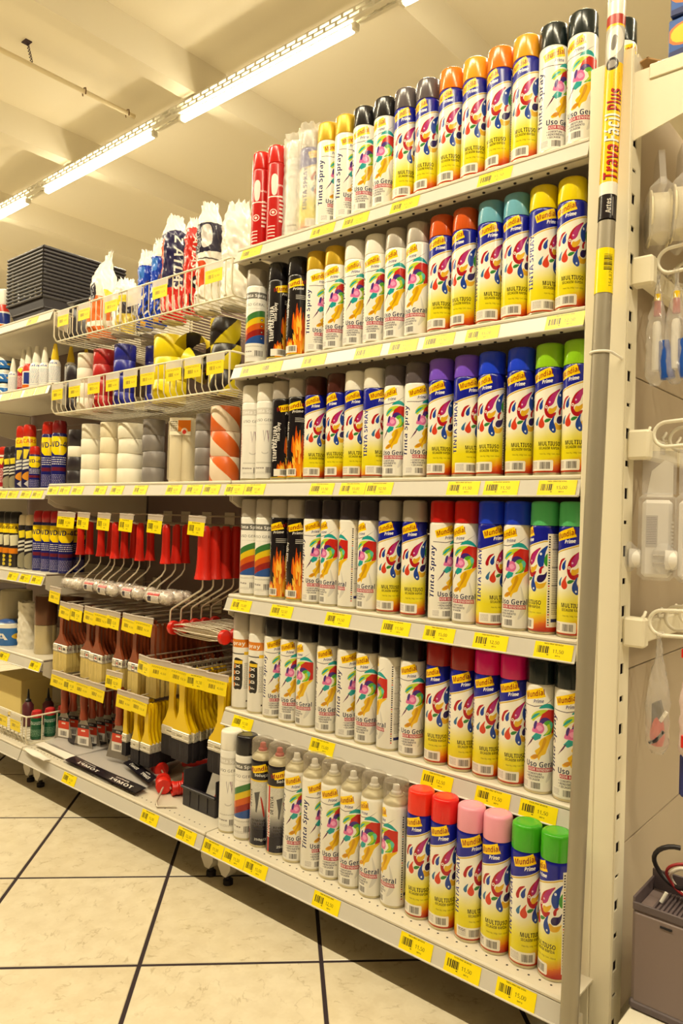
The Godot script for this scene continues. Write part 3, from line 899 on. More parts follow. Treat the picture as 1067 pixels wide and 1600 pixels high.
func make_can(kind: String, cap: String) -> Node3D:
	var t := Node3D.new()
	var k := 0.9 if kind == "R" else 1.0
	put(shared("can body %s" % k, func(mb):
		mb.lathe([Vector2(0.0262 * k, 0.004), Vector2(0.0266 * k, 0.006), Vector2(0.0266 * k, 0.1905), Vector2(0.0262 * k, 0.1935), Vector2(0.0246 * k, 0.1965)], 28, Vector3.ZERO, Basis.IDENTITY, 0.0, 1.0)), "can_body", can_label(kind, cap), t)
	put(shared("can rim %s" % k, func(mb):
		mb.lathe([Vector2(0.0, 0.004), Vector2(0.022 * k, 0.002), Vector2(0.0245 * k, 0.0), Vector2(0.0262 * k, 0.0008), Vector2(0.0268 * k, 0.003), Vector2(0.0263 * k, 0.0055)], 28)), "bottom_rim", M("tinplate", hue(206, 196, 160), 0.3, 0.7), t)
	if cap == "clear":
		put(shared("cream shoulder", func(mb):
			mb.lathe([Vector2(0.0246, 0.1965), Vector2(0.0252, 0.199), Vector2(0.024, 0.202), Vector2(0.019, 0.208), Vector2(0.0145, 0.211), Vector2(0.0148, 0.2135), Vector2(0.012, 0.2145), Vector2(0.0, 0.2145)], 24)), "shoulder", M("cream lacquered tin", hue(226, 216, 178), 0.35, 0.2), t)
		put(shared("nozzle", func(mb):
			mb.lathe([Vector2(0.0105, 0.2145), Vector2(0.0105, 0.219), Vector2(0.0075, 0.2215), Vector2(0.0068, 0.2305), Vector2(0.005, 0.2325), Vector2(0, 0.2325)], 16)), "nozzle", M("red nozzle", hue(200, 50, 50), 0.4) if kind == "V" else M("white nozzle", hue(244, 240, 230), 0.4), t)
		put(shared("clear cap", func(mb):
			mb.lathe([Vector2(0.0262, 0.1985), Vector2(0.0258, 0.236), Vector2(0.0245, 0.2405), Vector2(0.021, 0.2428), Vector2(0.0, 0.2436)], 28)), "clear_cap", clear("clear cap plastic", hue(176, 164, 146), 0.34, 0.08), t)
	else:
		var c: Array = CAPS[cap]
		var m := M("cap " + cap, hue(c[0], c[1], c[2]), 0.18, 0.75 if cap in ["gold"] else (0.45 if cap == "silver" else 0.0))
		if cap == "gold": m.roughness = 0.3; m.metallic = 0.35
		if cap == "silver": m.roughness = 0.3; m.metallic = 0.3
		put(shared("cap %s" % k, func(mb):
			mb.lathe([Vector2(0.0232 * k, 0.1955), Vector2(0.026 * k, 0.1962), Vector2(0.0263 * k, 0.198), Vector2(0.0256 * k, 0.2345), Vector2(0.0247 * k, 0.2378), Vector2(0.0225 * k, 0.2396), Vector2(0.0185 * k, 0.2402), Vector2(0.0180 * k, 0.2396), Vector2(0.0, 0.2396)], 28)), "cap", m, t)
	return t

var protos := {}
func can(kind: String, cap: String, at: Vector3, off: float, label: String, group: String):
	var key := kind + cap
	if not protos.has(key): protos[key] = make_can(kind, cap)
	var o: Node3D = protos[key].duplicate()
	o.name = numbered("spray_can")
	add_child(o)
	o.position = at
	o.rotation.y = atan2(EYE.x - at.x, EYE.z - at.z) + deg_to_rad(off)
	tag(o, label, "spray can", group)

func can_rows() -> Array:
	# per shelf: [x, kind, cap, turn of the front away from the viewer]
	return [
		[[-0.87, "R", "red", -8], [-0.815, "R", "red", 6], [-0.699, "M", "silver", 36], [-0.645, "U", "gold", 24], [-0.59, "U", "gold", 22], [-0.536, "U", "black", -18], [-0.477, "U", "black", -42], [-0.422, "M", "dark grey", -20], [-0.366, "M", "dark grey", -44], [-0.308, "M", "orange", -34], [-0.253, "M", "light orange", -30], [-0.198, "M", "orange", -48], [-0.143, "M", "light orange", -32], [-0.089, "U", "green-black", 6], [-0.034, "U", "green-black", -30]],
		[[-0.876, "S", "silver", -12], [-0.797, "T", "black", 22], [-0.73, "T", "black", -26], [-0.668, "U", "gold", 12], [-0.611, "U", "gold", -24], [-0.551, "U", "white", -18], [-0.493, "U", "white", -22], [-0.436, "U", "silver", -40], [-0.381, "U", "silver", -46], [-0.323, "M", "red-orange", -24], [-0.268, "M", "red-orange", -44], [-0.21, "M", "light blue", -10], [-0.155, "M", "light blue", -22], [-0.101, "M", "yellow", 16], [-0.046, "M", "yellow", -22]],
		[[-0.88, "W", "white", 6], [-0.826, "W", "white", -8], [-0.771, "T", "silver", 16], [-0.716, "T", "silver", -34], [-0.662, "M", "brown", -18], [-0.594, "M", "brown", -44], [-0.54, "M", "white", -18], [-0.486, "M", "white", 20], [-0.429, "U", "dark grey", -38], [-0.375, "U", "dark grey", 6], [-0.315, "M", "violet", -24], [-0.255, "M", "violet", 12], [-0.2, "M", "blue", -38], [-0.138, "M", "blue", -22], [-0.081, "M", "lime", -26], [-0.027, "M", "lime", -34]],
		[[-0.872, "S", "silver", -10], [-0.818, "S", "silver", -14], [-0.764, "T", "silver", -44], [-0.709, "T", "silver", -26], [-0.655, "U", "graphite", -12], [-0.6, "U", "graphite", -66], [-0.545, "U", "graphite", -108], [-0.49, "U", "graphite", -62], [-0.435, "M", "silver", -24], [-0.372, "M", "silver", -28], [-0.303, "U", "red", 14], [-0.246, "U", "red", -48], [-0.192, "M", "blue", 12], [-0.137, "U", "blue", -44], [-0.083, "M", "mint green", -84], [-0.028, "M", "mint green", -30]],
		[[-0.89, "O", "silver", -14], [-0.831, "O", "silver", -20], [-0.776, "U", "black", 0], [-0.72, "U", "black", -22], [-0.665, "U", "black", -66], [-0.602, "U", "black", -20], [-0.541, "U", "black", 8], [-0.486, "U", "black", -36], [-0.426, "U", "black", -106], [-0.367, "U", "black", -22], [-0.303, "M", "dark red", -34], [-0.247, "M", "dark red", -4], [-0.192, "M", "magenta", -14], [-0.137, "M", "magenta", -18], [-0.083, "U", "green-black", -24], [-0.028, "U", "green-black", -10]],
		[[-0.839, "W", "white", -10], [-0.784, "S", "black", -14], [-0.73, "V", "clear", -16], [-0.675, "V", "clear", 14], [-0.621, "U", "clear", -18], [-0.567, "U", "clear", 18], [-0.512, "U", "clear", -18], [-0.458, "U", "clear", -34], [-0.403, "U", "clear", -62], [-0.348, "U", "clear", -82], [-0.288, "M", "scarlet", -34], [-0.234, "M", "bright red", -20], [-0.177, "M", "pink", 8], [-0.123, "M", "pink", -28], [-0.067, "M", "green", -2], [-0.013, "M", "green", -70]]]

func spray_cans():
	var rows := can_rows()
	for r in 6:
		var y: float = SY[r] + 0.0062 if r < 5 else BY + 0.0062
		var z := -0.035 if r < 5 else 0.040
		var count := {}
		for c in rows[r]: count[c[1] + c[2]] = count.get(c[1] + c[2], 0) + 1
		var seen := {}
		for c in rows[r]:
			var key: String = c[1] + c[2]
			seen[key] = seen.get(key, 0) + 1
			var which := ""
			if count[key] == 2: which = ["left of the pair", "right of the pair"][seen[key] - 1]
			elif count[key] > 2: which = "%s of its kind from left" % ORD[seen[key] - 1]
			var cap: String = "clear-capped " if c[2] == "clear" else c[2] + "-capped "
			var lab: String = cap + KINDS[c[1]] + (", " + which if which else "") + ", " + TOPS[r]
			can(c[1], c[2], Vector3(c[0], y, z), c[3], lab, "spray cans on the " + TOPS[r])
	# a can half hidden behind the end of the top row
	can("U", "green-black", Vector3(0.012, SY[0] + 0.0062, -0.098), 30, "green-black-capped white spray can half hidden behind the upright on the top shelf", "spray cans on the top shelf")
	can("S", "silver", Vector3(-0.832, SY[1] + 0.0062, -0.072), -6, "silver-capped rainbow-striped can standing behind the heat-proof cans on the second shelf", "spray cans on the second shelf")
	# second row on the lowest shelves, seen over the front one
	var back := [[-0.80, "S", "black"], [-0.745, "S", "black"], [-0.69, "S", "black"], [-0.632, "U", "black"], [-0.575, "U", "clear"], [-0.52, "U", "clear"], [-0.465, "U", "clear"], [-0.41, "U", "clear"], [-0.352, "U", "clear"], [-0.295, "M", "dark red"], [-0.238, "M", "dark red"], [-0.18, "M", "brown"], [-0.123, "M", "dark red"], [-0.066, "M", "green"]]
	for k in back.size():
		var c = back[k]
		can(c[1], c[2], Vector3(c[0], BY + 0.0062, -0.018), -10, "%s-capped spray can, %s from left in the shaded second row, bottom shelf" % [c[2], ORD[k]], "spray cans on the bottom shelf")
	# two cans in crumpled clear bags beside the red ones
	for k in 2:
		var at := Vector3(-0.762 + k * 0.034, SY[0] + 0.0062, -0.05 - 0.052 * k)
		can("W", "white", at, 10, ["white spray can in a clear plastic bag beside the red cans", "white spray can in a clear bag behind the bagged silver-capped can"][k], "bagged spray cans")
	var bagm := clear("crumpled clear film", hue(240, 236, 226), 0.34, 0.3)
	for k in 2:
		var o := put(shared("can bag %d" % k, func(mb): bag(mb, 0.0305, 0.0295, 0.252, 40 + k, 0.004)), "plastic_bag", bagm, null, [Vector3(-0.762, SY[0] + 0.0066, -0.05), Vector3(-0.699, SY[0] + 0.0066, -0.035)][k])
		tag(o, ["crumpled clear plastic bag round the white can by the red ones", "crumpled clear plastic bag round the silver-capped can on the top shelf"][k], "plastic bag", "bags round spray cans")

func bag(mb: MB, rx: float, rz: float, h: float, sd: int, rough := 0.006, pinch := 0.0):
	# a crumpled film tube, pinched at the top when asked
	var nz := FastNoiseLite.new()
	nz.seed = sd; nz.frequency = 1.0
	mb.sheet(30, 26, func(u, v):
		var a: float = u * TAU
		var y: float = h * (1.0 - v)
		var k := 1.0
		if pinch > 0.0 and v < pinch: k = lerpf(0.22, 1.0, smoothstep(0.0, 1.0, absf(v / pinch - 0.35) / 0.65)) if v / pinch > 0.35 else lerpf(0.7, 0.22, v / pinch / 0.35)
		var e := nz.get_noise_3d(cos(a) * 3.0, y * 40.0, sin(a) * 3.0) * rough * 1.6 + absf(nz.get_noise_3d(cos(a) * 7.0, y * 90.0, sin(a) * 7.0)) * rough
		return Vector3(sin(a) * (rx * k + e), y + e * (1.5 if v < 0.12 else 0.0), cos(a) * (rz * k + e)))

func price_tags():
	var rows := [
		[-0.857, -0.619, -0.522, -0.391, -0.183], [-0.846, -0.774, -0.635, -0.478, -0.385, -0.298, -0.201, -0.037], [-0.893, -0.820, -0.600, -0.510, -0.438, -0.234, -0.153, -0.044],
		[-0.857, -0.716, -0.542, -0.385, -0.280, -0.167, -0.043], [-0.840, -0.578, -0.276, -0.154, -0.064], [-0.825, -0.752, -0.680, -0.471, -0.251, -0.153, -0.051]]
	var cans := can_rows()
	for r in 6:
		for k in rows[r].size():
			var x: float = rows[r][k]
			var best: Array = cans[r][0]
			for c in cans[r]:
				if absf(c[0] - x) < absf(best[0] - x): best = c
			var lab := "yellow price tag below %s-capped cans, %s from left, %s" % [best[2], ORD[k], TOPS[r]]
			shelf_tag(x, SY[r] if r < 5 else BY, 0.0 if r < 5 else BZ, lab, (r * 3 + k * 5) % 4, "price tags on the spray can shelves")
	var mid := [-1.789, -1.716, -1.637, -1.506, -1.416, -1.298, -1.142, -1.055, -0.983]
	for k in mid.size(): shelf_tag(mid[k], SY[2], 0.0, "yellow price tag under the tape rolls, %s from left" % ORD[k], k % 4, "price tags under the tape rolls", 0.066)
	var low := [-1.47, -1.076, -0.925]
	for k in 3: shelf_tag(low[k], BY, BZ, "yellow price tag %s on the base shelf below the brushes" % ["nearest the far left foot", "below the red handles", "at the right end"][k], k, "price tags below the brushes")

func shelf_tag(x: float, y: float, z: float, label: String, k: int, group: String, w := 0.072):
	var q := Basis(Vector3.RIGHT, -0.36)
	var o := put(shared("price tag %.3f" % w, func(mb):
		mb.box(Vector3.ZERO, Vector3(w - 0.001, 0.0285, 0.0004), 0.0, q)), "price_tag", price_mats[k], null, Vector3(x, y - 0.0172, z + 0.0064))
	tag(o, label, "price tag", group)

func roller_pole():
	var t := thing("extension_pole", "grey telescopic roller pole with yellow printed sleeve strapped to the cream upright", "extension pole", Vector3(0.049, 0.0, 0.1265))
	var q := Basis(Vector3.RIGHT, -atan(0.0572))
	var k := sqrt(1 + 0.0572 * 0.0572)
	var seg := func(called, y0, y1, r, m, print_turn := 0.0):
		var b := MB.new()
		b.lathe([Vector2(r, y0 * k), Vector2(r, y1 * k)], 24, Vector3.ZERO, q * Basis(Vector3.UP, print_turn), 0, 1, true, true)
		return put(b, called, m, t)
	seg.call("tube", 0.002, 1.38, 0.0140, M("grey anodised tube", hue(158, 150, 132), 0.42, 0.35))
	seg.call("rubber_foot", 0.0, 0.03, 0.0155, M("dark rubber"))
	seg.call("black_collar", 1.3825, 1.4225, 0.0145, sleeve_print(0), 0.33)
	seg.call("white_collar", 1.4225, 1.443, 0.0146, M("white collar", hue(240, 236, 226), 0.3))
	seg.call("yellow_sleeve", 1.443, 1.7095, 0.0145, sleeve_print(1), 0.33)
	seg.call("red_band", 1.7095, 1.726, 0.0147, M("red band", hue(176, 40, 30), 0.3))
	seg.call("white_end", 1.726, 1.80, 0.0143, sleeve_print(2), 0.33)
	var b := MB.new()
	b.box(Vector3(0, 1.30 * k, 0.0), Vector3(0.029, 0.07, 0.0302), 0.012)
	b = MB.new()
	b.lathe([Vector2(0.0146, 1.2605 * k), Vector2(0.0146, 1.334 * k)], 24, Vector3.ZERO, q * Basis(Vector3.UP, 0.33))
	put(b, "price_sticker", sleeve_print(3), t)
	var s := put(shared("cable tie", func(mb):
		var p := []
		for j in 13:
			var a := PI * j / 12.0
			p.append(Vector3(0.049 - cos(a) * 0.0165, 1.165, 0.058 + sin(a) * 0.0165))
		p.push_front(Vector3(0.0325, 1.163, 0.011)); p.append(Vector3(0.0655, 1.163, 0.011))
		mb.tube(p, 0.0022, 6)), "cable_tie", M("white nylon", hue(240, 236, 226), 0.4), null)
	tag(s, "white cable tie holding the grey pole against the upright", "cable tie")

func sleeve_print(k: int) -> StandardMaterial3D:
	var key := "sleeve print %d" % k
	if mats.has(key): return mats[key]
	var im: Image
	if k == 0:
		im = canvas(256, 128, hue(30, 24, 30))
		text(im, "Artes", Vector2(134, 62), 22, hue(230, 224, 214), true, -PI / 2)
		im.fill_rect(Rect2i(152, 14, 4, 100), hue(180, 176, 170))
	elif k == 1:
		im = canvas(320, 1024, hue(246, 200, 20))
		# top: silver picture of the tool in a black oval
		fill_poly(im, PackedVector2Array([Vector2(80, 20), Vector2(250, 10), Vector2(250, 250), Vector2(80, 260)]), hue(190, 186, 178))
		fill_poly(im, curve([Vector2(120, 60), Vector2(180, 20), Vector2(220, 90), Vector2(190, 180), Vector2(130, 230), Vector2(110, 150)]), hue(232, 228, 220))
		fill_poly(im, curve([Vector2(150, 80), Vector2(176, 90), Vector2(160, 170), Vector2(140, 160)]), hue(120, 116, 112))
		disc(im, Vector2(150, 262), 38, hue(40, 32, 34), 1.1); disc(im, Vector2(150, 262), 24, hue(150, 144, 140), 1.1)
		for j in 5: scribble(im, Rect2i(96 + j * 32, 320, 10, 120), hue(190, 140, 20), 24, j)
		for e in [[5, 5, hue(40, 20, 20)], [0, 0, Color.TRANSPARENT]]:
			var o := Vector2(e[0], e[1])
			var sh: bool = e[2].a > 0
			text(im, "Trava", Vector2(172, 896) + o, 88, e[2] if sh else hue(190, 34, 30), true, -PI / 2, 0.1, 0.7)
			text(im, "Fácil", Vector2(172, 676) + o, 88, e[2] if sh else hue(244, 240, 232), true, -PI / 2, 0.1, 0.68)
			text(im, "Plus", Vector2(176, 494) + o, 80, e[2] if sh else hue(176, 30, 34), true, -PI / 2, 0.1, 0.66)
		text(im, "Extensor regulável", Vector2(96, 850), 14, hue(60, 40, 20), false, -PI / 2)
	elif k == 2:
		im = canvas(256, 256, hue(236, 230, 220))
		for j in 16: im.fill_rect(Rect2i(96, 20 + j * 10, 60, 3 + (j * 5) % 5), hue(90, 84, 84))
	else:
		im = canvas(256, 200, hue(250, 226, 12))
		for j in 12: im.fill_rect(Rect2i(126, 30 + j * 6, 40, 2 + (j * 5) % 4), hue(60, 54, 20))
		text(im, "154,87", Vector2(160, 140), 17, hue(90, 80, 20), false, -PI / 2)
	return pictured(key, im, 0.2)

# ---------------------------------------------------------------- middle bay: baskets, tape, hanging tools
func wire_basket(x0: float, x1: float, yb: float, yt: float, z: float, depth: float, label: String, dividers: Array):
	var t := thing("wire_basket", label, "wire basket", Vector3(x0, yb, z), 0, "wire baskets")
	var w := x1 - x0
	var h := yt - yb
	var m := M("cream coated wire", hue(232, 224, 200), 0.35)
	var b := MB.new()
	var r := 0.0028
	b.tube([Vector3(0, h, -depth), Vector3(0, h, -0.012), Vector3(0.004, h, -0.003), Vector3(0.012, h, 0), Vector3(w - 0.012, h, 0), Vector3(w - 0.004, h, -0.003), Vector3(w, h, -0.012), Vector3(w, h, -depth)], r, 6)
	b.tube([Vector3(0, 0, -depth), Vector3(0, 0, -0.014), Vector3(0.010, 0, -0.008), Vector3(w - 0.01, 0, -0.008), Vector3(w, 0, -0.014), Vector3(w, 0, -depth)], r, 6)
	put(b, "rim_wires", m, t)
	b = MB.new()
	for x in [0.0, w] + dividers:
		b.tube([Vector3(x, h, 0.001), Vector3(x, 0.016, 0.001), Vector3(x, 0.004, -0.006), Vector3(x, 0.0, -0.016), Vector3(x, 0.0, -depth)], r, 6)
		for k in 6:
			var zz := -depth * (k + 1) / 6.5
			b.tube([Vector3(x, h, zz), Vector3(x, 0, zz)], 0.0018, 5)
	put(b, "end_wires", m, t).set_meta("kind", "stuff")
	b = MB.new()
	var n := int(w / 0.0275)
	for k in range(1, n):
		var x := w * k / n
		b.tube([Vector3(x, h, -0.001), Vector3(x, 0.016, -0.001), Vector3(x, 0.004, -0.007), Vector3(x, 0.0, -0.016), Vector3(x, 0.0, -depth)], 0.0018, 5)
	put(b, "grid_wires", m, t).set_meta("kind", "stuff")
	return t

func rim_tag(x: float, y: float, z: float, label: String, group: String, with_card := true, tilt := 0.0):
	var t := thing("tag_holder", label, "price tag", Vector3(x, y, z), 0, group)
	t.rotation.z = tilt
	put(shared("rim sleeve", func(mb):
		mb.box(Vector3(0, -0.009, 0.004), Vector3(0.072, 0.02, 0.0012))
		mb.box(Vector3(0, 0.0015, 0.0), Vector3(0.072, 0.002, 0.009), 0.0006)), "clear_sleeve", clear("clear sleeve", hue(236, 230, 220), 0.5, 0.3), t)
	if with_card:
		put(shared("rim card", func(mb): mb.box(Vector3(0, -0.033, 0.0045), Vector3(0.068, 0.034, 0.0006))), "price_card", faint_mats[taken.get("tag_holder", 0) % 3], t)
	else:
		put(shared("rim blank", func(mb): mb.box(Vector3(0, -0.033, 0.0045), Vector3(0.068, 0.034, 0.0008))), "clear_card", clear("clear sleeve"), t)
	return t

func baskets():
	wire_basket(-1.824, -0.932, 1.447, 1.543, 0.0, 0.36, "upper cream wire basket full of bagged paint rollers", [0.297, 0.303])
	wire_basket(-1.824, -0.932, 1.206, 1.304, 0.0, 0.36, "lower cream wire basket full of tape rolls", [])
	var xs := [-1.755, -1.627, -1.473, -1.353, -1.229, -0.996]
	for k in 6:
		rim_tag(xs[k], 1.538, 0.004, "price tag on the upper wire basket rim, %s from the left" % ORD[k], "price tags on the upper basket", k != 3, 0.0)
	xs = [-1.778, -1.671, -1.558, -1.455, -1.362, -1.277, -1.155, -1.072, -0.98]
	for k in 9:
		rim_tag(xs[k], 1.298, 0.004, "yellow price tag on the lower wire basket rim, %s from the left" % ORD[k], "price tags on the lower basket")
	# rollers in printed plastic bags
	var specs := [
		[-1.690, -0.10, 0.048, 0.30, 0, "bulky white bag with orange print and a twisted peak in the upper basket"],
		[-1.565, -0.10, 0.040, 0.18, 1, "white and yellow printed bag beside the twisted one in the upper basket"],
		[-1.492, -0.16, 0.045, 0.17, 6, "plain white bagged roller behind the yellow printed bag"],
		[-1.440, -0.09, 0.024, 0.245, 2, "blue and white printed roller bag, left one of the blue pair"],
		[-1.372, -0.09, 0.024, 0.262, 2, "blue and white printed roller bag, right one of the blue pair"],
		[-1.298, -0.09, 0.036, 0.315, 3, "tall navy and red printed roller bag in the upper basket"],
		[-1.205, -0.09, 0.028, 0.285, 4, "red printed roller bag with black oval in the upper basket"],
		[-1.126, -0.08, 0.034, 0.305, 5, "white roller bag with navy top panel in the upper basket"],
		[-1.030, -0.10, 0.042, 0.290, 6, "plain white bagged roller at the right end of the upper basket"]]
	for k in specs.size():
		var s: Array = specs[k]
		var at := Vector3(s[0], 1.4495, s[1])
		var t := thing("roller_bag", s[5], "bagged roller", at, atan2(EYE.x - s[0], EYE.z - s[1]), "bagged paint rollers")
		var r: float = s[2]
		var h: float = s[3]
		var b := MB.new()
		var rt := h * (0.5 if k == 0 else 0.78)
		b.lathe([Vector2(0, 0), Vector2(r * 0.84, 0), Vector2(r * 0.88, 0.006), Vector2(r * 0.88, rt), Vector2(r * 0.82, rt + 0.004), Vector2(r * 0.3, rt + 0.004), Vector2(0, rt)], 20)
		put(b, "roller", M("white roller fleece", hue(236, 232, 222), 0.9), t)
		b = MB.new()
		var nz := FastNoiseLite.new()
		nz.seed = k + 3; nz.frequency = 1.0
		b.sheet(32, 36, func(u, v):
			var a: float = (u - 0.5) * TAU
			var y: float = h * (1.0 - v)
			var kx := 1.0
			var kz := 1.0
			if k == 0 and v < 0.45:
				kx = lerpf(0.06, 1.0, smoothstep(0.0, 1.0, v / 0.45))
				kz = lerpf(0.06, 1.0, smoothstep(0.0, 1.0, v / 0.45))
			elif v < 0.22:
				kz = lerpf(0.1, 1.0, smoothstep(0.0, 1.0, v / 0.22))
				kx = lerpf(0.55 if k != 0 else 0.12, 1.0, smoothstep(0.0, 1.0, v / 0.22))
			if k == 0: kx *= 1.0 + 0.25 * sin(y * 30.0) * 0.4
			var e: float = nz.get_noise_3d(cos(a) * 3.0, y * 38.0, sin(a) * 3.0) * 0.008 + absf(nz.get_noise_3d(cos(a) * 8.0, y * 110.0, sin(a) * 8.0)) * 0.004
			return Vector3(sin(a) * (r * kx + e) + (0.02 * (1.0 - v / 0.2) * (1 if k == 0 else 0) if v < 0.2 else 0.0), y + (e * 2.0 if v < 0.1 else 0.0), cos(a) * (r * kz + e)))
		put(b, "printed_bag", bag_print(s[4]), t)

func bag_print(k: int) -> StandardMaterial3D:
	var key := "bag print %d" % k
	if mats.has(key): return mats[key]
	var w := hue(240, 236, 226)
	var im := canvas(512, 512, w)
	match k:
		0:
			fill_poly(im, curve([Vector2(120, 300), Vector2(250, 280), Vector2(330, 340), Vector2(330, 520), Vector2(120, 520)]), hue(220, 110, 50))
			fill_poly(im, curve([Vector2(130, 220), Vector2(190, 200), Vector2(200, 280), Vector2(150, 300)]), hue(50, 46, 56))
			fill_poly(im, curve([Vector2(250, 240), Vector2(330, 270), Vector2(390, 350), Vector2(300, 330)]), hue(226, 206, 60))
			fill_poly(im, curve([Vector2(270, 280), Vector2(330, 310), Vector2(370, 370), Vector2(290, 350)]), hue(60, 56, 60))
			fill_poly(im, PackedVector2Array([Vector2(150, 420), Vector2(300, 410), Vector2(300, 440), Vector2(150, 450)]), w)
		1:
			fill_poly(im, curve([Vector2(190, 180), Vector2(300, 170), Vector2(310, 250), Vector2(200, 260)]), hue(232, 214, 60))
			fill_poly(im, curve([Vector2(220, 240), Vector2(300, 240), Vector2(300, 330), Vector2(220, 340)]), hue(60, 54, 60))
			fill_poly(im, curve([Vector2(200, 360), Vector2(320, 340), Vector2(320, 500), Vector2(200, 500)]), hue(226, 200, 80))
		2:
			im.fill_rect(Rect2i(0, 110, 512, 402), hue(30, 70, 190))
			fill_poly(im, PackedVector2Array([Vector2(150, 120), Vector2(240, 120), Vector2(230, 190), Vector2(150, 200)]), hue(70, 130, 220))
			var g := RandomNumberGenerator.new()
			g.seed = 5
			for j in 16:
				var c := Vector2(g.randf_range(140, 340), g.randf_range(200, 440))
				fill_poly(im, PackedVector2Array([c, c + Vector2(40, -20), c + Vector2(30, 10), c + Vector2(-10, 30)]), [w, hue(30, 34, 70), hue(120, 100, 110)][j % 3])
			im.fill_rect(Rect2i(200, 470, 60, 30), hue(230, 170, 40))
		3:
			fill_poly(im, curve([Vector2(110, 120), Vector2(380, 100), Vector2(400, 330), Vector2(330, 360), Vector2(200, 380), Vector2(110, 330)]), hue(44, 40, 80))
			fill_poly(im, PackedVector2Array([Vector2(100, 370), Vector2(400, 340), Vector2(400, 512), Vector2(100, 512)]), hue(208, 40, 34))
			fill_poly(im, PackedVector2Array([Vector2(90, 130), Vector2(180, 120), Vector2(150, 360), Vector2(90, 380)]), hue(206, 90, 60))
			text(im, "Z ATLAS", Vector2(280, 240), 62, w, true, PI / 2, 0.1, 0.8)
			for j in 5: fill_poly(im, PackedVector2Array([Vector2(160 + j * 40, 400), Vector2(180 + j * 40, 390), Vector2(190 + j * 40, 470), Vector2(170 + j * 40, 480)]), hue(240, 190, 180))
		4:
			fill_poly(im, curve([Vector2(150, 60), Vector2(360, 50), Vector2(340, 100), Vector2(180, 110)]), hue(190, 60, 60))
			im.fill_rect(Rect2i(120, 110, 280, 400), hue(206, 46, 36))
			text(im, "ATLAS", Vector2(260, 190), 50, w, true, PI / 2 + 0.1, 0.1, 0.8)
			disc(im, Vector2(290, 340), 60, hue(40, 30, 40), 0.6); disc(im, Vector2(290, 340), 40, w, 0.4)
			for j in 6: im.fill_rect(Rect2i(140 + j * 40, 400, 18, 90), [hue(60, 30, 40), w][j % 2])
		5:
			fill_poly(im, PackedVector2Array([Vector2(130, 110), Vector2(400, 100), Vector2(380, 230), Vector2(130, 250)]), hue(50, 46, 66))
			fill_poly(im, curve([Vector2(200, 130), Vector2(260, 120), Vector2(270, 200), Vector2(210, 220)]), hue(220, 216, 212))
			fill_poly(im, curve([Vector2(160, 300), Vector2(230, 290), Vector2(240, 380), Vector2(170, 400)]), hue(214, 80, 40))
			im.fill_rect(Rect2i(130, 270, 260, 6), hue(90, 80, 80))
			text(im, "Rolo", Vector2(330, 330), 26, hue(50, 46, 56), true, PI / 2)
	return pictured(key, im, 0.25)

func roll_mesh(r: float, h: float, hole: float) -> Callable:
	return func(mb): mb.lathe([Vector2(hole, 0.0), Vector2(r - 0.001, 0.0), Vector2(r, 0.001), Vector2(r, h - 0.001), Vector2(r - 0.001, h), Vector2(hole, h), Vector2(hole, 0.0)], 24)

func roll(x: float, y: float, z: float, r: float, h: float, m: Material, called: String, label: String, group: String, turn := 0.0):
	var t := thing("tape_roll", label, "tape roll", Vector3(x, y, z), turn, group)
	put(shared("roll %.3f %.3f" % [r, h], roll_mesh(r, h, r * 0.66)), called, m, t)
	put(shared("core %.3f %.3f" % [r, h], func(mb): mb.lathe([Vector2(r * 0.62, 0.001), Vector2(r * 0.658, 0.001), Vector2(r * 0.658, h - 0.001), Vector2(r * 0.62, h - 0.001), Vector2(r * 0.62, 0.001)], 20)), "cardboard_core", M("card core", hue(176, 140, 100), 0.8), t)
	return t

func stripes(key: String, a: Color, b: Color, slope := 1.0) -> StandardMaterial3D:
	if mats.has(key): return mats[key]
	var im := canvas(256, 64, a)
	for k in range(-2, 4):
		var x := k * 128.0
		fill_poly(im, PackedVector2Array([Vector2(x, 64), Vector2(x + 66, 64), Vector2(x + 66 + 70 * slope, 0), Vector2(x + 70 * slope, 0)]), b)
	return pictured(key, im, 0.3)

func stack(x: float, y: float, z: float, r: float, h: float, n: int, m: Material, what: String, where: String):
	for k in n:
		var pos: String = "" if n == 1 else (", %s of the stack" % ["bottom", "second from the bottom", "third from the bottom", "top", "fifth"][k] if n > 3 else ", %s of the stack" % (["bottom", "top"][k] if n == 2 else ["bottom", "middle", "top"][k]))
		var j := Vector2(rng.randf_range(-0.0015, 0.0015), rng.randf_range(-0.0015, 0.0015))
		roll(x + j.x, y + k * (h + 0.0004), z + j.y, r, h, m, "tape", what + " " + where + pos, "tape rolls", rng.randf_range(0, 6))

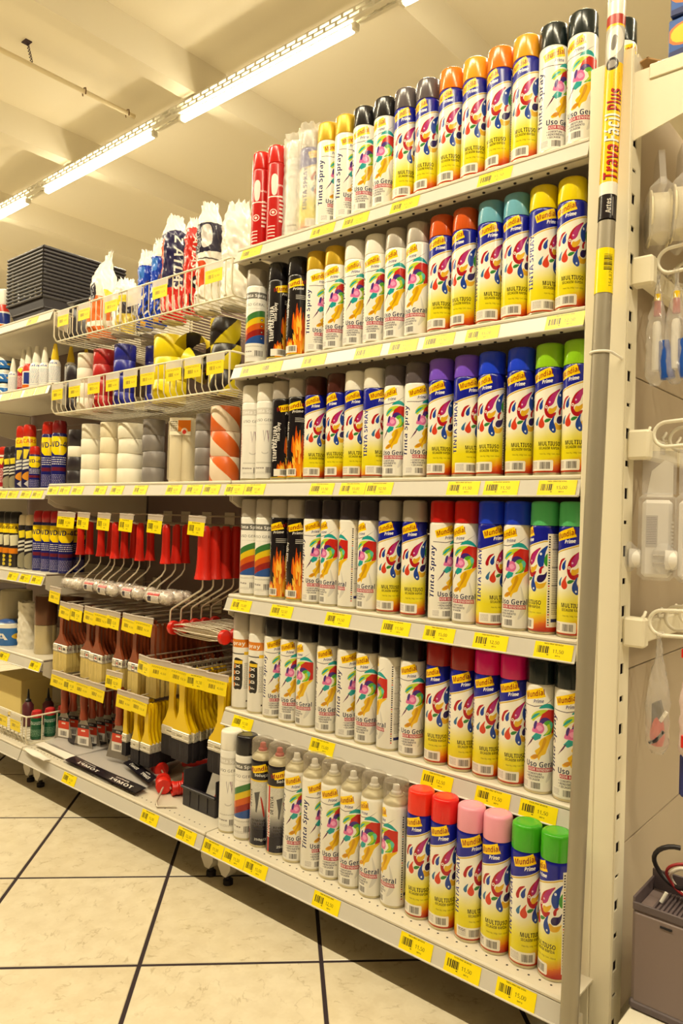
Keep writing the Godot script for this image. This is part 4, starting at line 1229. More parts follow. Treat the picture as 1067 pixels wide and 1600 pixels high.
func tape_rolls():
	var white := M("white crepe tape", hue(240, 234, 216), 0.6)
	var cream := M("cream crepe tape", hue(238, 226, 196), 0.6)
	var black := M("black tape", hue(44, 38, 44), 0.35)
	var grey := M("grey duct tape", hue(132, 126, 124), 0.4, 0.1)
	var red := M("red tape", hue(188, 40, 40), 0.3)
	var blue := M("blue tape", hue(40, 44, 150), 0.3)
	var yellow := M("yellow tape", hue(234, 212, 20), 0.3)
	var hazard := stripes("yellow and black hazard tape", hue(226, 206, 30), hue(36, 30, 32))
	var orange := stripes("orange and white hazard tape", hue(240, 220, 196), hue(222, 104, 40), -1.2)
	# shelf under the baskets
	var y := SY[2] + 0.0062 as float
	stack(-1.797, y, -0.085, 0.0345, 0.046, 2, black, "black tape roll", "at the left end of the shelf")
	roll(-1.797, y + 0.0926, -0.085, 0.0345, 0.036, white, "tape", "white tape roll between black ones at the left shelf end", "tape rolls")
	roll(-1.797, y + 0.1292, -0.085, 0.0345, 0.055, black, "tape", "tall black tape roll topping the leftmost stack", "tape rolls")
	stack(-1.700, y, -0.075, 0.0325, 0.049, 4, white, "white masking tape", "in the left white stack")
	stack(-1.583, y, -0.070, 0.0300, 0.0485, 4, cream, "white masking tape", "in the middle white stack")
	stack(-1.482, y, -0.080, 0.0385, 0.046, 3, white, "wide white masking tape", "in the right white stack")
	roll(-1.482, y + 0.1392, -0.080, 0.0400, 0.047, white, "tape", "widest white masking tape roll topping the right white stack", "tape rolls")
	stack(-1.362, y, -0.080, 0.0330, 0.0475, 4, grey, "grey duct tape", "in the left grey stack")
	stack(-1.345, y, -0.165, 0.0330, 0.047, 3, grey, "grey duct tape", "behind the left grey stack")
	stack(-1.118, y, -0.080, 0.0290, 0.0475, 4, grey, "grey duct tape", "in the right grey stack")
	stack(-1.030, y, -0.075, 0.0400, 0.0675, 3, orange, "orange and white hazard tape", "beside the spray cans")
	# a shrink-wrapped pack of clear tape with an orange label
	var p := thing("tape_pack", "shrink-wrapped pack of clear tape with orange label between the grey stacks", "tape pack", Vector3(-1.228, y, -0.085), 0.55)
	for k in 2:
		var b := MB.new()
		b.lathe([Vector2(0, 0), Vector2(0.019, 0.0), Vector2(0.020, 0.001), Vector2(0.020, 0.186), Vector2(0.019, 0.187), Vector2(0, 0.187)], 18)
		put(b, "tape_column", cream, p, Vector3(-0.019 + k * 0.038, 0, 0))
	var b2 := MB.new()
	b2.box(Vector3(0, 0.094, 0), Vector3(0.082, 0.1885, 0.046), 0.012)
	put(b2, "shrink_film", clear("shrink film", hue(240, 230, 200), 0.22, 0.15), p)
	var im := canvas(128, 96, hue(244, 236, 214))
	im.fill_rect(Rect2i(52, 14, 76, 62), hue(226, 120, 20))
	disc(im, Vector2(90, 76), 20, hue(240, 220, 200)); disc(im, Vector2(90, 78), 12, hue(200, 50, 40))
	scribble(im, Rect2i(6, 20, 40, 60), hue(60, 50, 50), 6, 3)
	b2 = MB.new()
	b2.box(Vector3(0, 0.162, 0.0236), Vector3(0.064, 0.05, 0.0008))
	put(b2, "label", pictured("orange pack label", im), p)
	# in the lower basket
	y = 1.2085
	var w := "in the lower basket"
	var hs := [[-1.871 + 0.055, 0.029, 3, black, "black tape roll"], [-1.742, 0.030, 4, white, "white tape roll"], [-1.640, 0.0335, 4, red, "red tape roll"], [-1.520, 0.0335, 4, blue, "blue tape roll"]]
	for e in hs: stack(e[0], y, -0.075, e[1], [0.055, 0.0495, 0.0495, 0.0495][hs.find(e)], e[2], e[3], e[4], w)
	stack(-1.462, y, -0.150, 0.0320, 0.0495, 4, blue, "dark blue tape roll", "behind the front blue stack")
	stack(-1.305, y, -0.090, 0.0490, 0.066, 3, yellow, "large yellow tape roll", w)
	stack(-1.062, y, -0.095, 0.0420, 0.0705, 3, hazard, "yellow and black hazard tape", "at the right of the lower basket")
	# loose barrier tape lying over itself
	var l := thing("loose_barrier_tape", "loosened yellow and black barrier tape roll lying tilted in the lower basket", "tape roll", Vector3(-1.178, 1.245, -0.10), 0.3, "tape rolls")
	var inner := put(shared("loose roll", roll_mesh(0.042, 0.075, 0.028)), "tape", hazard, l)
	inner.rotation = Vector3(0.35, 0.2, 1.2)
	inner.position = Vector3(0.03, 0.05, 0)
	b2 = MB.new()
	b2.sheet(24, 3, func(u, v):
		var a: float = u * 3.6 - 0.9
		return Vector3(-0.005 + cos(a) * (0.046 + u * 0.012), 0.088 + sin(a) * 0.052 + v * 0.012, -0.035 + v * 0.07 + u * 0.01), 0.0006)
	put(b2, "loose_end", hazard, l)
	b2 = MB.new()
	roll_mesh(0.036, 0.07, 0.026).call(b2)
	var rd := put(b2, "red_core", red, l, Vector3(0.085, 0.055, -0.03))
	rd.rotation = Vector3(0.2, 0, 1.2)

# ---------------------------------------------------------------- hooks and what hangs from them
func hook(x: float, y: float, label: String, k := 0, tilt := 0.0):
	var t := thing("display_hook", label, "hook", Vector3(x, y, 0), 0, "display hooks with price cards")
	put(shared("hook wire", func(mb):
		mb.tube([Vector3(0, -0.022, -0.392), Vector3(0, -0.022, -0.03), Vector3(0, -0.018, -0.012), Vector3(0, -0.010, -0.004)], 0.0026, 6)
		mb.tube([Vector3(0, 0.006, -0.392), Vector3(0, 0.006, -0.002)], 0.0024, 6)
		mb.box(Vector3(0, -0.006, -0.3915), Vector3(0.05, 0.05, 0.003), 0.001)), "wire", M("bright wire", hue(214, 204, 186), 0.3, 0.5), t)
	var h := put(shared("hook holder", func(mb):
		mb.box(Vector3(0, 0.004, 0.002), Vector3(0.070, 0.005, 0.005), 0.001)
		mb.box(Vector3(0, -0.004, 0.003), Vector3(0.070, 0.014, 0.0014))), "card_holder", clear("holder plastic", hue(214, 200, 186), 0.72, 0.3), t)
	h.rotation = Vector3(0, tilt, -0.04)
	var c := put(shared("hook card", func(mb): mb.box(Vector3(0, -0.028, 0.0035), Vector3(0.068, 0.036, 0.0006))), "price_card", price_mats[k % 4] if k % 3 == 0 else faint_mats[k % 3], t)
	c.rotation = Vector3(-0.06, tilt, -0.05 - 0.03 * (k % 3))
	return t

var brush_cache := {}
func brush(kind: String, w: float) -> Node3D:
	# hangs from its hole at the origin, flat side to the front
	var key := kind + str(w)
	if brush_cache.has(key): return brush_cache[key]
	var t := Node3D.new()
	var wood: Material
	var hair: Material
	var L := 0.0
	var F := 0.026
	var H := 0.0
	var th := 0.011
	var hw := 0.011
	match kind:
		"brown": wood = M("varnished brown wood", hue(140, 66, 34), 0.35); hair = hair_mat("pale bristle", hue(214, 190, 110)); L = 0.108; H = 0.06
		"yellow": wood = M("yellow lacquered wood", hue(238, 200, 16), 0.3); hair = hair_mat("black bristle", hue(30, 24, 30)); L = 0.152; H = 0.052; hw = 0.014
		_: wood = M("yellow lacquered wood", hue(238, 200, 16), 0.3); hair = hair_mat("black bristle", hue(30, 24, 30)); L = 0.098; H = 0.036; hw = 0.010
	var p := []
	for s in [1.0, -1.0]:
		var half := [Vector2(hw * 0.55, 0.014), Vector2(hw * 0.95, 0.006), Vector2(hw, -0.01), Vector2(hw * 0.82, -L * 0.45), Vector2(hw * 0.95, -L * 0.66), Vector2(lerpf(hw, w * 0.5, 0.45), -L * 0.84), Vector2(w * 0.5 - 0.001, -L * 0.95), Vector2(w * 0.5, -L)]
		if s < 0: half.reverse()
		for q in half: p.append(Vector2(q.x * s, q.y))
	put(shared("handle " + key, func(mb):
		mb.extrude(PackedVector2Array(p), th * 0.5)
		# softened rim
		mb.extrude(PackedVector2Array(p.map(func(q): return Vector2(q.x * 0.93, q.y * 0.99 - 0.001))), th * 0.66)), "handle", wood, t)
	put(shared("ferrule " + key, func(mb):
		mb.box(Vector3(0, -L - F * 0.5 + 0.002, 0), Vector3(w + 0.001, F, th + 0.002), 0.002)
		for yy in [0.25, 0.75]: mb.box(Vector3(0, -L - F * yy + 0.002, 0), Vector3(w + 0.0016, 0.0022, th + 0.003), 0.0008)), "ferrule", ferrule_mat(kind), t)
	put(shared("bristles " + key, func(mb):
		mb.extrude(PackedVector2Array([Vector2(-w * 0.48, -L - F + 0.002), Vector2(-w * 0.5, -L - F - H * 0.7), Vector2(-w * 0.46, -L - F - H), Vector2(w * 0.46, -L - F - H), Vector2(w * 0.5, -L - F - H * 0.7), Vector2(w * 0.48, -L - F + 0.002)]), th)), "bristles", hair, t)
	brush_cache[key] = t
	return t

func hair_mat(key: String, c: Color) -> StandardMaterial3D:
	if mats.has(key): return mats[key]
	var im := canvas(128, 64, c)
	var g := RandomNumberGenerator.new()
	g.seed = 2
	for k in 90: im.fill_rect(Rect2i(g.randi_range(0, 127), g.randi_range(0, 20), 1, g.randi_range(20, 60)), c.darkened(g.randf_range(0.05, 0.3)) if k % 2 else c.lightened(0.15))
	return pictured(key, im, 0.7)

func ferrule_mat(kind: String) -> StandardMaterial3D:
	var key := "ferrule " + kind
	if mats.has(key): return mats[key]
	var im := canvas(128, 64, hue(206, 200, 186))
	if kind == "brown":
		im.fill_rect(Rect2i(44, 2, 42, 58), hue(40, 34, 40)); im.fill_rect(Rect2i(50, 18, 30, 34), hue(230, 220, 210)); im.fill_rect(Rect2i(56, 24, 18, 16), hue(190, 60, 50))
		im.fill_rect(Rect2i(98, 16, 18, 24), hue(60, 54, 60))
	else:
		im.fill_rect(Rect2i(30, 20, 70, 24), hue(226, 220, 200)); im.fill_rect(Rect2i(40, 26, 40, 8), hue(110, 104, 90))
	var m := pictured(key, im, 0.32)
	m.metallic = 0.35
	return m

func put_brushes(kind: String, w: float, x: float, y: float, z0: float, n: int, dz: float, where: String):
	var t := brush(kind, w)
	for k in n:
		var o: Node3D = t.duplicate()
		o.name = numbered("paint_brush")
		add_child(o)
		o.position = Vector3(x + rng.randf_range(-0.002, 0.002), y, z0 - dz * k)
		o.rotation.z = rng.randf_range(-0.015, 0.015)
		tag(o, "%s paint brush %s" % [{"brown": "brown-handled", "yellow": "wide yellow", "slim": "narrow yellow"}[kind], where] + (", %s from front" % ORD[k] if n > 1 else ""), "paint brush", {"brown": "brown brushes on hooks", "yellow": "wide yellow brushes on hooks", "slim": "narrow yellow brushes on hooks"}[kind])

func knife(s: float) -> Node3D:
	var t := Node3D.new()
	put(shared("knife handle %.2f" % s, func(mb):
		mb.lathe([Vector2(0.0, -0.098 * s), Vector2(0.012 * s, -0.098 * s), Vector2(0.0135 * s, -0.088 * s), Vector2(0.0105 * s, -0.07 * s), Vector2(0.0125 * s, -0.04 * s), Vector2(0.0125 * s, -0.012 * s), Vector2(0.009 * s, 0.004 * s), Vector2(0.0115 * s, 0.010 * s), Vector2(0.009 * s, 0.018 * s), Vector2(0, 0.02 * s)], 16)), "handle", M("red brown wood", hue(150, 62, 36), 0.3), t)
	put(shared("knife blade %.2f" % s, func(mb):
		mb.extrude(PackedVector2Array([Vector2(-0.010, -0.096 * s), Vector2(-0.022, -0.120 * s), Vector2(-0.043, -0.200 * s), Vector2(0.043, -0.200 * s), Vector2(0.022, -0.120 * s), Vector2(0.010, -0.096 * s)]), 0.0014)), "blade", M("steel blade", hue(150, 142, 130), 0.4, 0.35), t)
	if not mats.has("knife label"):
		var im := canvas(96, 128, hue(238, 232, 222))
		im.fill_rect(Rect2i(0, 0, 96, 24), hue(34, 28, 34)); text(im, "Atlas", Vector2(48, 12), 11, hue(240, 236, 230))
		im.fill_rect(Rect2i(0, 24, 96, 50), hue(212, 62, 34)); im.fill_rect(Rect2i(30, 34, 34, 10), hue(244, 220, 200))
		bars(im, Rect2i(20, 88, 56, 30), hue(90, 84, 84), 3, 2)
		pictured("knife label", im, 0.4)
	put(shared("knife label %.2f" % s, func(mb): mb.box(Vector3(0, -0.146 * s, 0.0011), Vector3(0.046, 0.064 * s, 0.0006))), "label", mats["knife label"], t)
	return t

func hooks_and_tools():
	# upper row: paint roller frames with red handles
	var ax := [-1.707, -1.602, -1.486, -1.367, -1.226, -1.042]
	for k in 6: hook(ax[k], 0.874, "wire hook in the row of red roller handles, %s from the left" % ORD[k], k * 3, 0.35 if k == 0 else 0.0)
	var zs := [[-0.05, -0.083], [-0.06, -0.095], [-0.037, -0.07, -0.103], [-0.045, -0.082], [-0.035, -0.07, -0.103]]
	var red := M("red plastic handle", hue(214, 36, 22), 0.35)
	var wire := M("bright wire")
	var small := Node3D.new()
	var grip := func(mb: MB, L: float, r: float, flat: float):
		# ribbed, flaring grip that ends in two lobes
		var prof := []
		for j in 29:
			var f := j / 28.0
			var y := -L * (1.0 - f)
			var e := r * (0.92 + 0.42 * pow(1.0 - f, 5.0) - 0.25 * smoothstep(0.9, 1.0, f)) + (0.0005 if j % 2 else 0.0)
			prof.append(Vector2(e, y + 0.012))
		mb.lathe(prof, 16, Vector3.ZERO, Basis(Vector3(1, 0, 0), Vector3(0, 1, 0), Vector3(0, 0, flat)), 0, 1, true, true)
	put(shared("small grip", func(mb): grip.call(mb, 0.112, 0.0135, 0.8)), "handle", red, small)
	put(shared("small frame", func(mb):
		mb.tube([Vector3(0, -0.10, 0), Vector3(0, -0.118, 0), Vector3(-0.012, -0.135, 0.002), Vector3(-0.052, -0.165, 0.012), Vector3(-0.06, -0.178, 0.016), Vector3(-0.058, -0.19, 0.018), Vector3(-0.05, -0.193, 0.02), Vector3(0.045, -0.193, 0.02)], 0.0024, 6)), "wire_frame", wire, small)
	put(shared("mini roller", func(mb):
		mb.lathe([Vector2(0, -0.048), Vector2(0.010, -0.048), Vector2(0.0135, -0.044), Vector2(0.0135, 0.044), Vector2(0.010, 0.048), Vector2(0, 0.048)], 16, Vector3(0.0, -0.193, 0.02), Basis(Vector3(0, 0, 1), PI / 2))), "foam_roller", M("white roller foam", hue(236, 230, 216), 0.8), small)
	var film := clear("crinkled bag film", hue(226, 214, 206), 0.34, 0.16)
	put(shared("roller film", func(mb):
		var nz := FastNoiseLite.new()
		nz.seed = 21; nz.frequency = 1.0
		mb.sheet(20, 22, func(u, v):
			var a: float = u * TAU
			var e := 0.017 + nz.get_noise_3d(cos(a) * 4.0, v * 14.0, sin(a) * 4.0) * 0.007
			e *= lerpf(0.35, 1.0, smoothstep(0.0, 0.12, minf(v, 1.0 - v)))
			return Vector3((v - 0.5) * 0.12, -0.195 + sin(a) * e, 0.02 + cos(a) * e))), "film_bag", film, small)
	if not mats.has("red film print"):
		var im := canvas(128, 64, hue(220, 210, 200))
		im.fill_rect(Rect2i(0, 0, 128, 18), hue(196, 40, 36)); im.fill_rect(Rect2i(10, 24, 40, 30), hue(60, 54, 70)); scribble(im, Rect2i(56, 24, 66, 34), hue(120, 110, 110), 5, 2)
		pictured("red film print", im, 0.3)
	for h in 5:
		for k in zs[h].size():
			var o: Node3D = small.duplicate()
			o.name = numbered("mini_roller")
			add_child(o)
			o.position = Vector3(ax[h], 0.842, zs[h][k])
			o.rotation.y = rng.randf_range(-0.12, 0.12)
			tag(o, "red-handled mini paint roller on the %s hook from left, %s from front" % [ORD[h], ORD[k]], "paint roller", "mini rollers with red handles")
			if h >= 1:
				put(shared("film label", func(mb):
					mb.sheet(6, 4, func(u, v): return Vector3(-0.03 + u * 0.05, -0.1965 + sin(0.9 - v * 1.6) * 0.0195, 0.02 + cos(0.9 - v * 1.6) * 0.0195), 0.0006)), "printed_label", mats["red film print"], o)
	# big cage frames at the right
	var big := Node3D.new()
	put(shared("big grip", func(mb): grip.call(mb, 0.142, 0.0205, 0.75)), "handle", red, big)
	put(shared("big frame", func(mb):
		mb.tube([Vector3(0, -0.128, 0), Vector3(0, -0.150, 0), Vector3(-0.006, -0.160, 0.001), Vector3(-0.112, -0.218, 0.012), Vector3(-0.118, -0.224, 0.013), Vector3(-0.119, -0.262, 0.014), Vector3(-0.115, -0.268, 0.014), Vector3(-0.10, -0.269, 0.014), Vector3(0.11, -0.269, 0.014)], 0.0028, 6)
		for j in 6:
			var a := TAU * j / 6.0
			mb.tube([Vector3(-0.092, -0.269 + sin(a) * 0.010, 0.014 + cos(a) * 0.010), Vector3(-0.06, -0.269 + sin(a) * 0.0165, 0.014 + cos(a) * 0.0165), Vector3(0.06, -0.269 + sin(a) * 0.0165, 0.014 + cos(a) * 0.0165), Vector3(0.100, -0.269 + sin(a) * 0.011, 0.014 + cos(a) * 0.011)], 0.0019, 5)), "wire_cage", wire, big)
	for s in [-1.0, 1.0]:
		put(shared("red cap %d" % s, func(mb):
			mb.lathe([Vector2(0, -0.007), Vector2(0.0175, -0.007), Vector2(0.019, -0.005), Vector2(0.019, 0.005), Vector2(0.0175, 0.007), Vector2(0, 0.007)], 18, Vector3(0.004 + s * 0.106, -0.269, 0.014), Basis(Vector3(0, 0, 1), PI / 2))), "end_cap", red, big)
	for k in 5:
		var o: Node3D = big.duplicate()
		o.name = numbered("cage_roller")
		add_child(o)
		o.position = Vector3(ax[5], 0.842, -0.022 - 0.036 * k)
		tag(o, "wire cage paint roller with big red handle, %s from front on its hook" % ORD[k], "paint roller", "roller frames with red handles")
	# second row: brown brushes
	var bx := [-1.761, -1.693, -1.624, -1.545, -1.481, -1.419, -1.336, -1.266]
	for k in 8: hook(bx[k], 0.628 if k == 0 else 0.584, "wire hook in the row of brown brushes, %s from the left" % ORD[k], k + 1, 0.2 if k in [4, 7] else 0.0)
	put_brushes("brown", 0.086, bx[1] - 0.057, 0.552, -0.018, 10, 0.0125, "at the left end of the brush row")
	put_brushes("brown", 0.076, bx[3] - 0.052, 0.552, -0.024, 3, 0.013, "on the fourth brush hook from left")
	put_brushes("brown", 0.072, bx[4] - 0.048, 0.552, -0.015, 7, 0.0125, "on the fifth brush hook from left")
	put_brushes("brown", 0.052, bx[5], 0.552, -0.02, 5, 0.0125, "on the sixth brush hook from left")
	put_brushes("brown", 0.052, bx[6], 0.552, -0.02, 6, 0.0125, "on the seventh brush hook from left")
	put_brushes("brown", 0.050, bx[7], 0.552, -0.03, 14, 0.0185, "on the eighth brush hook from left")
	# third row: yellow brushes
	var cx := [-1.255, -1.183, -1.094, -1.024, -0.944]
	for k in 5: hook(cx[k], 0.474, "wire hook in the row above the wide yellow brushes, %s from the left" % ORD[k], k, 0.25 if k > 0 else -0.1)
	put_brushes("yellow", 0.076, -1.172, 0.442, -0.034, 1, 0.0125, "left of the main wide yellow stack")
	put_brushes("yellow", 0.076, cx[2] - 0.012, 0.446, -0.018, 12, 0.0125, "in the main stack of the yellow row")
	put_brushes("yellow", 0.088, cx[4] + 0.004, 0.452, -0.012, 6, 0.0125, "on the right hook beside the spray cans")
	# fourth row: scrapers
	var dx := [-1.724, -1.649, -1.577, -1.493, -1.406]
	for k in 5: hook(dx[k], 0.408 if k == 4 else 0.358, "wire hook in the row of scrapers, %s from the left" % ORD[k], k + 2, 0.15)
	var kn := knife(1.0)
	var spots := [[dx[0], 0.326, -0.02, 2, "left scraper hook"], [dx[2] - 0.03, 0.326, -0.02, 6, "middle scraper hook"], [dx[4], 0.350, -0.02, 2, "right scraper hook"]]
	for s in spots:
		for k in s[3]:
			var o: Node3D = kn.duplicate()
			o.name = numbered("scraper")
			add_child(o)
			o.position = Vector3(s[0], s[1], s[2] - 0.029 * k)
			o.rotation = Vector3(0, 0.28 + rng.randf_range(-0.06, 0.06), rng.randf_range(-0.03, 0.03))
			tag(o, "steel scraper with red-brown handle on the %s, %s from front" % [s[4], ORD[k]], "scraper", "scrapers on hooks")
	# lowest hooks: narrow yellow brushes
	for k in 2: hook([-1.347, -1.274][k], 0.360, "wire hook above the narrow yellow brushes, %s one" % ["left", "right"][k], k + 4, 0.12)
	put_brushes("slim", 0.022, -1.372, 0.330, -0.02, 6, 0.0125, "at the left of the narrow ones")
	put_brushes("slim", 0.040, -1.310, 0.326, -0.012, 5, 0.0125, "in the middle stack of narrow ones")
	put_brushes("slim", 0.046, -1.252, 0.330, -0.008, 9, 0.0125, "in the right stack of narrow ones")

# ---------------------------------------------------------------- lying on the base shelf of the middle bay
func base_goods():
	var y := BY + 0.0062 as float
	var flat := func(called, label, cat, pts: Array, h: float, th: float, m: Material, sag := 0.0) -> MeshInstance3D:
		# a thin limp slab over a four-cornered patch of the shelf (corners run round)
		var b := MB.new()
		b.sheet(12, 8, func(u, v):
			var p: Vector2 = pts[0].lerp(pts[1], u).lerp(pts[3].lerp(pts[2], u), v)
			return Vector3(p.x, h + sag * sin(u * 5.0 + v * 3.0) * 0.5, p.y), th)
		var o := put(b, called, m)
		tag(o, label, cat, "", "")
		return o
	var film := clear("bag film on shelf", hue(214, 208, 204), 0.6, 0.28)
	var card := M("white card", hue(238, 232, 220), 0.6)
	if true:
		var im := canvas(512, 96, hue(30, 26, 34))
		for k in 2:
			text(im, "TOMPI", Vector2(150 + k * 240, 36), 34, hue(240, 236, 230), true, PI, 0.2)
			text(im, "plásticos", Vector2(130 + k * 240, 76), 15, hue(220, 214, 208), true, PI)
		pictured("black bag header", im, 0.3)
	flat.call("plastic_bag", "grey clear plastic bag lying flat below the scrapers", "plastic bag", [Vector2(-1.742, 0.035), Vector2(-1.55, 0.035), Vector2(-1.54, -0.13), Vector2(-1.76, -0.16)], y + 0.010, 0.008, film, 0.003)
	flat.call("card_header", "white card header at the front of the flat bag below the scrapers", "card", [Vector2(-1.742, 0.066), Vector2(-1.545, 0.068), Vector2(-1.545, 0.036), Vector2(-1.748, 0.034)], y + 0.009, 0.002, card, 0.002)
	var d := put(shared("sanding disc", func(mb): mb.lathe([Vector2(0.0, 0.0), Vector2(0.075, 0.0), Vector2(0.078, 0.002), Vector2(0.078, 0.004), Vector2(0.0, 0.006)], 32)), "black_disc", M("black disc", hue(46, 40, 42), 0.6), null, Vector3(-1.655, y + 0.0165, -0.085))
	tag(d, "round black disc lying on the flat bag under the scrapers", "disc")
	var fl := flat.call("paper_flap", "white paper label curling over the front edge of the base shelf", "paper", [Vector2(-1.745, 0.088), Vector2(-1.60, 0.088), Vector2(-1.588, 0.118), Vector2(-1.735, 0.104)], y + 0.003, 0.001, card, 0.006)
	for k in 3:
		flat.call("plastic_bag", "flat clear tool bag with black header, %s" % ["nearest the front edge", "second, half under the first", "under the narrow yellow brushes"][k], "plastic bag", [[Vector2(-1.545, 0.045), Vector2(-1.18, 0.055), Vector2(-1.24, -0.09), Vector2(-1.60, -0.08)], [Vector2(-1.56, 0.074), Vector2(-1.30, 0.082), Vector2(-1.28, 0.05), Vector2(-1.55, 0.045)], [Vector2(-1.50, -0.05), Vector2(-1.20, -0.02), Vector2(-1.28, -0.16), Vector2(-1.52, -0.16)]][k], y + [0.006, 0.003, 0.017][k], 0.005, film, 0.003)
	flat.call("bag_header", "long black printed bag header lying along the front of the base shelf", "bag header", [Vector2(-1.535, 0.079), Vector2(-1.168, 0.083), Vector2(-1.172, 0.045), Vector2(-1.545, 0.039)], y + 0.012, 0.002, mats["black bag header"], 0.003)
	flat.call("bag_header", "short black printed bag header lying behind the long one", "bag header", [Vector2(-1.36, -0.005), Vector2(-1.175, 0.036), Vector2(-1.190, 0.000), Vector2(-1.365, -0.045)], y + 0.025, 0.002, mats["black bag header"], 0.002)
	# little red-ended rollers
	var red := M("red plastic handle")
	var wire := M("bright wire")
	var spool := func(at: Vector3, yaw: float, rod: Array, label: String):
		var t := thing("grooved_roller", label, "roller", at, yaw, "red grooved rollers on the base shelf")
		put(shared("grooved spool", func(mb):
			mb.lathe([Vector2(0, -0.027), Vector2(0.019, -0.027), Vector2(0.021, -0.024), Vector2(0.021, -0.006), Vector2(0.014, -0.004), Vector2(0.014, 0.004), Vector2(0.021, 0.006), Vector2(0.021, 0.024), Vector2(0.019, 0.027), Vector2(0, 0.027)], 20, Vector3(0, 0.0212, 0), Basis(Vector3(0, 0, 1), PI / 2))), "spool", red, t)
		if rod.size():
			var b := MB.new()
			b.tube(rod, 0.0028, 6)
			put(b, "rod", wire, t)
	spool.call(Vector3(-1.250, y + 0.006, -0.052), -0.35, [Vector3(0.02, 0.021, 0), Vector3(0.15, 0.012, 0.01)], "red grooved roller with straight steel rod on the base shelf")
	spool.call(Vector3(-1.150, y, 0.006), -0.6, [Vector3(0.02, 0.021, 0), Vector3(0.095, 0.008, 0.02), Vector3(0.115, 0.004, 0.018), Vector3(0.125, 0.004, -0.03)], "red grooved roller with bent steel rod nearest the shelf edge")
	var tube_ := func(at: Vector3, yaw: float, L: float, label: String):
		var t := thing("red_handle", label, "handle", at, yaw, "red tubular handles on the base shelf")
		var b := MB.new()
		var prof := [Vector2(0.012, 0.0), Vector2(0.0185, 0.0), Vector2(0.0195, 0.002)]
		for j in 12: prof.append(Vector2(0.0178 if j % 2 else 0.0165, 0.012 + (L - 0.016) * j / 11.0))
		prof.append(Vector2(0.0, L))
		b.lathe(prof, 20, Vector3(0, 0.0195, 0), Basis(Vector3(0, 0, 1), -PI / 2))
		b.lathe([Vector2(0.0, 0.03), Vector2(0.012, 0.03), Vector2(0.012, 0.0)], 16, Vector3(0, 0.0195, 0), Basis(Vector3(0, 0, 1), -PI / 2))
		put(b, "handle", red, t)
	tube_.call(Vector3(-1.218, y + 0.022, -0.115), 0.55, 0.14, "red ribbed tubular handle lying open end forward on the base shelf")
	tube_.call(Vector3(-1.108, y, 0.010), 1.1, 0.05, "short red tube lying beside the bent roller rod")
	tube_.call(Vector3(-1.135, y + 0.004, -0.045), 0.9, 0.06, "short red tube lying behind, touching the black bin")
	tube_.call(Vector3(-1.33, y + 0.03, -0.16), 0.3, 0.12, "red handle lying deep in shade under the yellow brushes")
	# open black storage bin
	var t := thing("storage_bin", "open black plastic storage bin beside the bottom row of spray cans", "bin", Vector3(-0.975, y, 0.0))
	var black := M("black plastic", hue(38, 34, 42), 0.35)
	var b := MB.new()
	b.box(Vector3(0, 0.004, -0.055), Vector3(0.13, 0.008, 0.16), 0.002)
	b.box(Vector3(-0.064, 0.045, -0.055), Vector3(0.004, 0.09, 0.16), 0.0015); b.box(Vector3(0.064, 0.045, -0.055), Vector3(0.004, 0.09, 0.16), 0.0015)
	b.box(Vector3(0, 0.045, -0.133), Vector3(0.13, 0.09, 0.004), 0.0015)
	put(b, "body", black, t)
	b = MB.new()
	b.box(Vector3(0, 0.024, 0.024), Vector3(0.13, 0.048, 0.004), 0.0015)
	b.box(Vector3(0, 0.049, 0.027), Vector3(0.136, 0.007, 0.011), 0.002)
	for s in [-0.035, 0.0, 0.035]: b.box(Vector3(s, 0.024, 0.0265), Vector3(0.002, 0.04, 0.002))
	put(b, "front", black, t)
	var o := thing("white_pack", "white plastic pack with small black label inside the storage bin", "pack", Vector3(-0.965, y + 0.009, -0.03), -0.2)
	b = MB.new()
	b.extrude(PackedVector2Array([Vector2(-0.045, 0), Vector2(0.045, 0), Vector2(0.048, 0.06), Vector2(0.03, 0.08), Vector2(-0.03, 0.082), Vector2(-0.046, 0.065)]), 0.03, Vector3.ZERO, Basis(Vector3.RIGHT, -0.35))
	put(b, "pack", M("cloudy plastic", hue(226, 218, 204), 0.5), o)
	b = MB.new()
	b.box(Vector3(0.026, 0.022, 0.0165), Vector3(0.03, 0.026, 0.001), 0.0, Basis(Vector3.RIGHT, -0.35))
	put(b, "label", mats["knife label"], o)

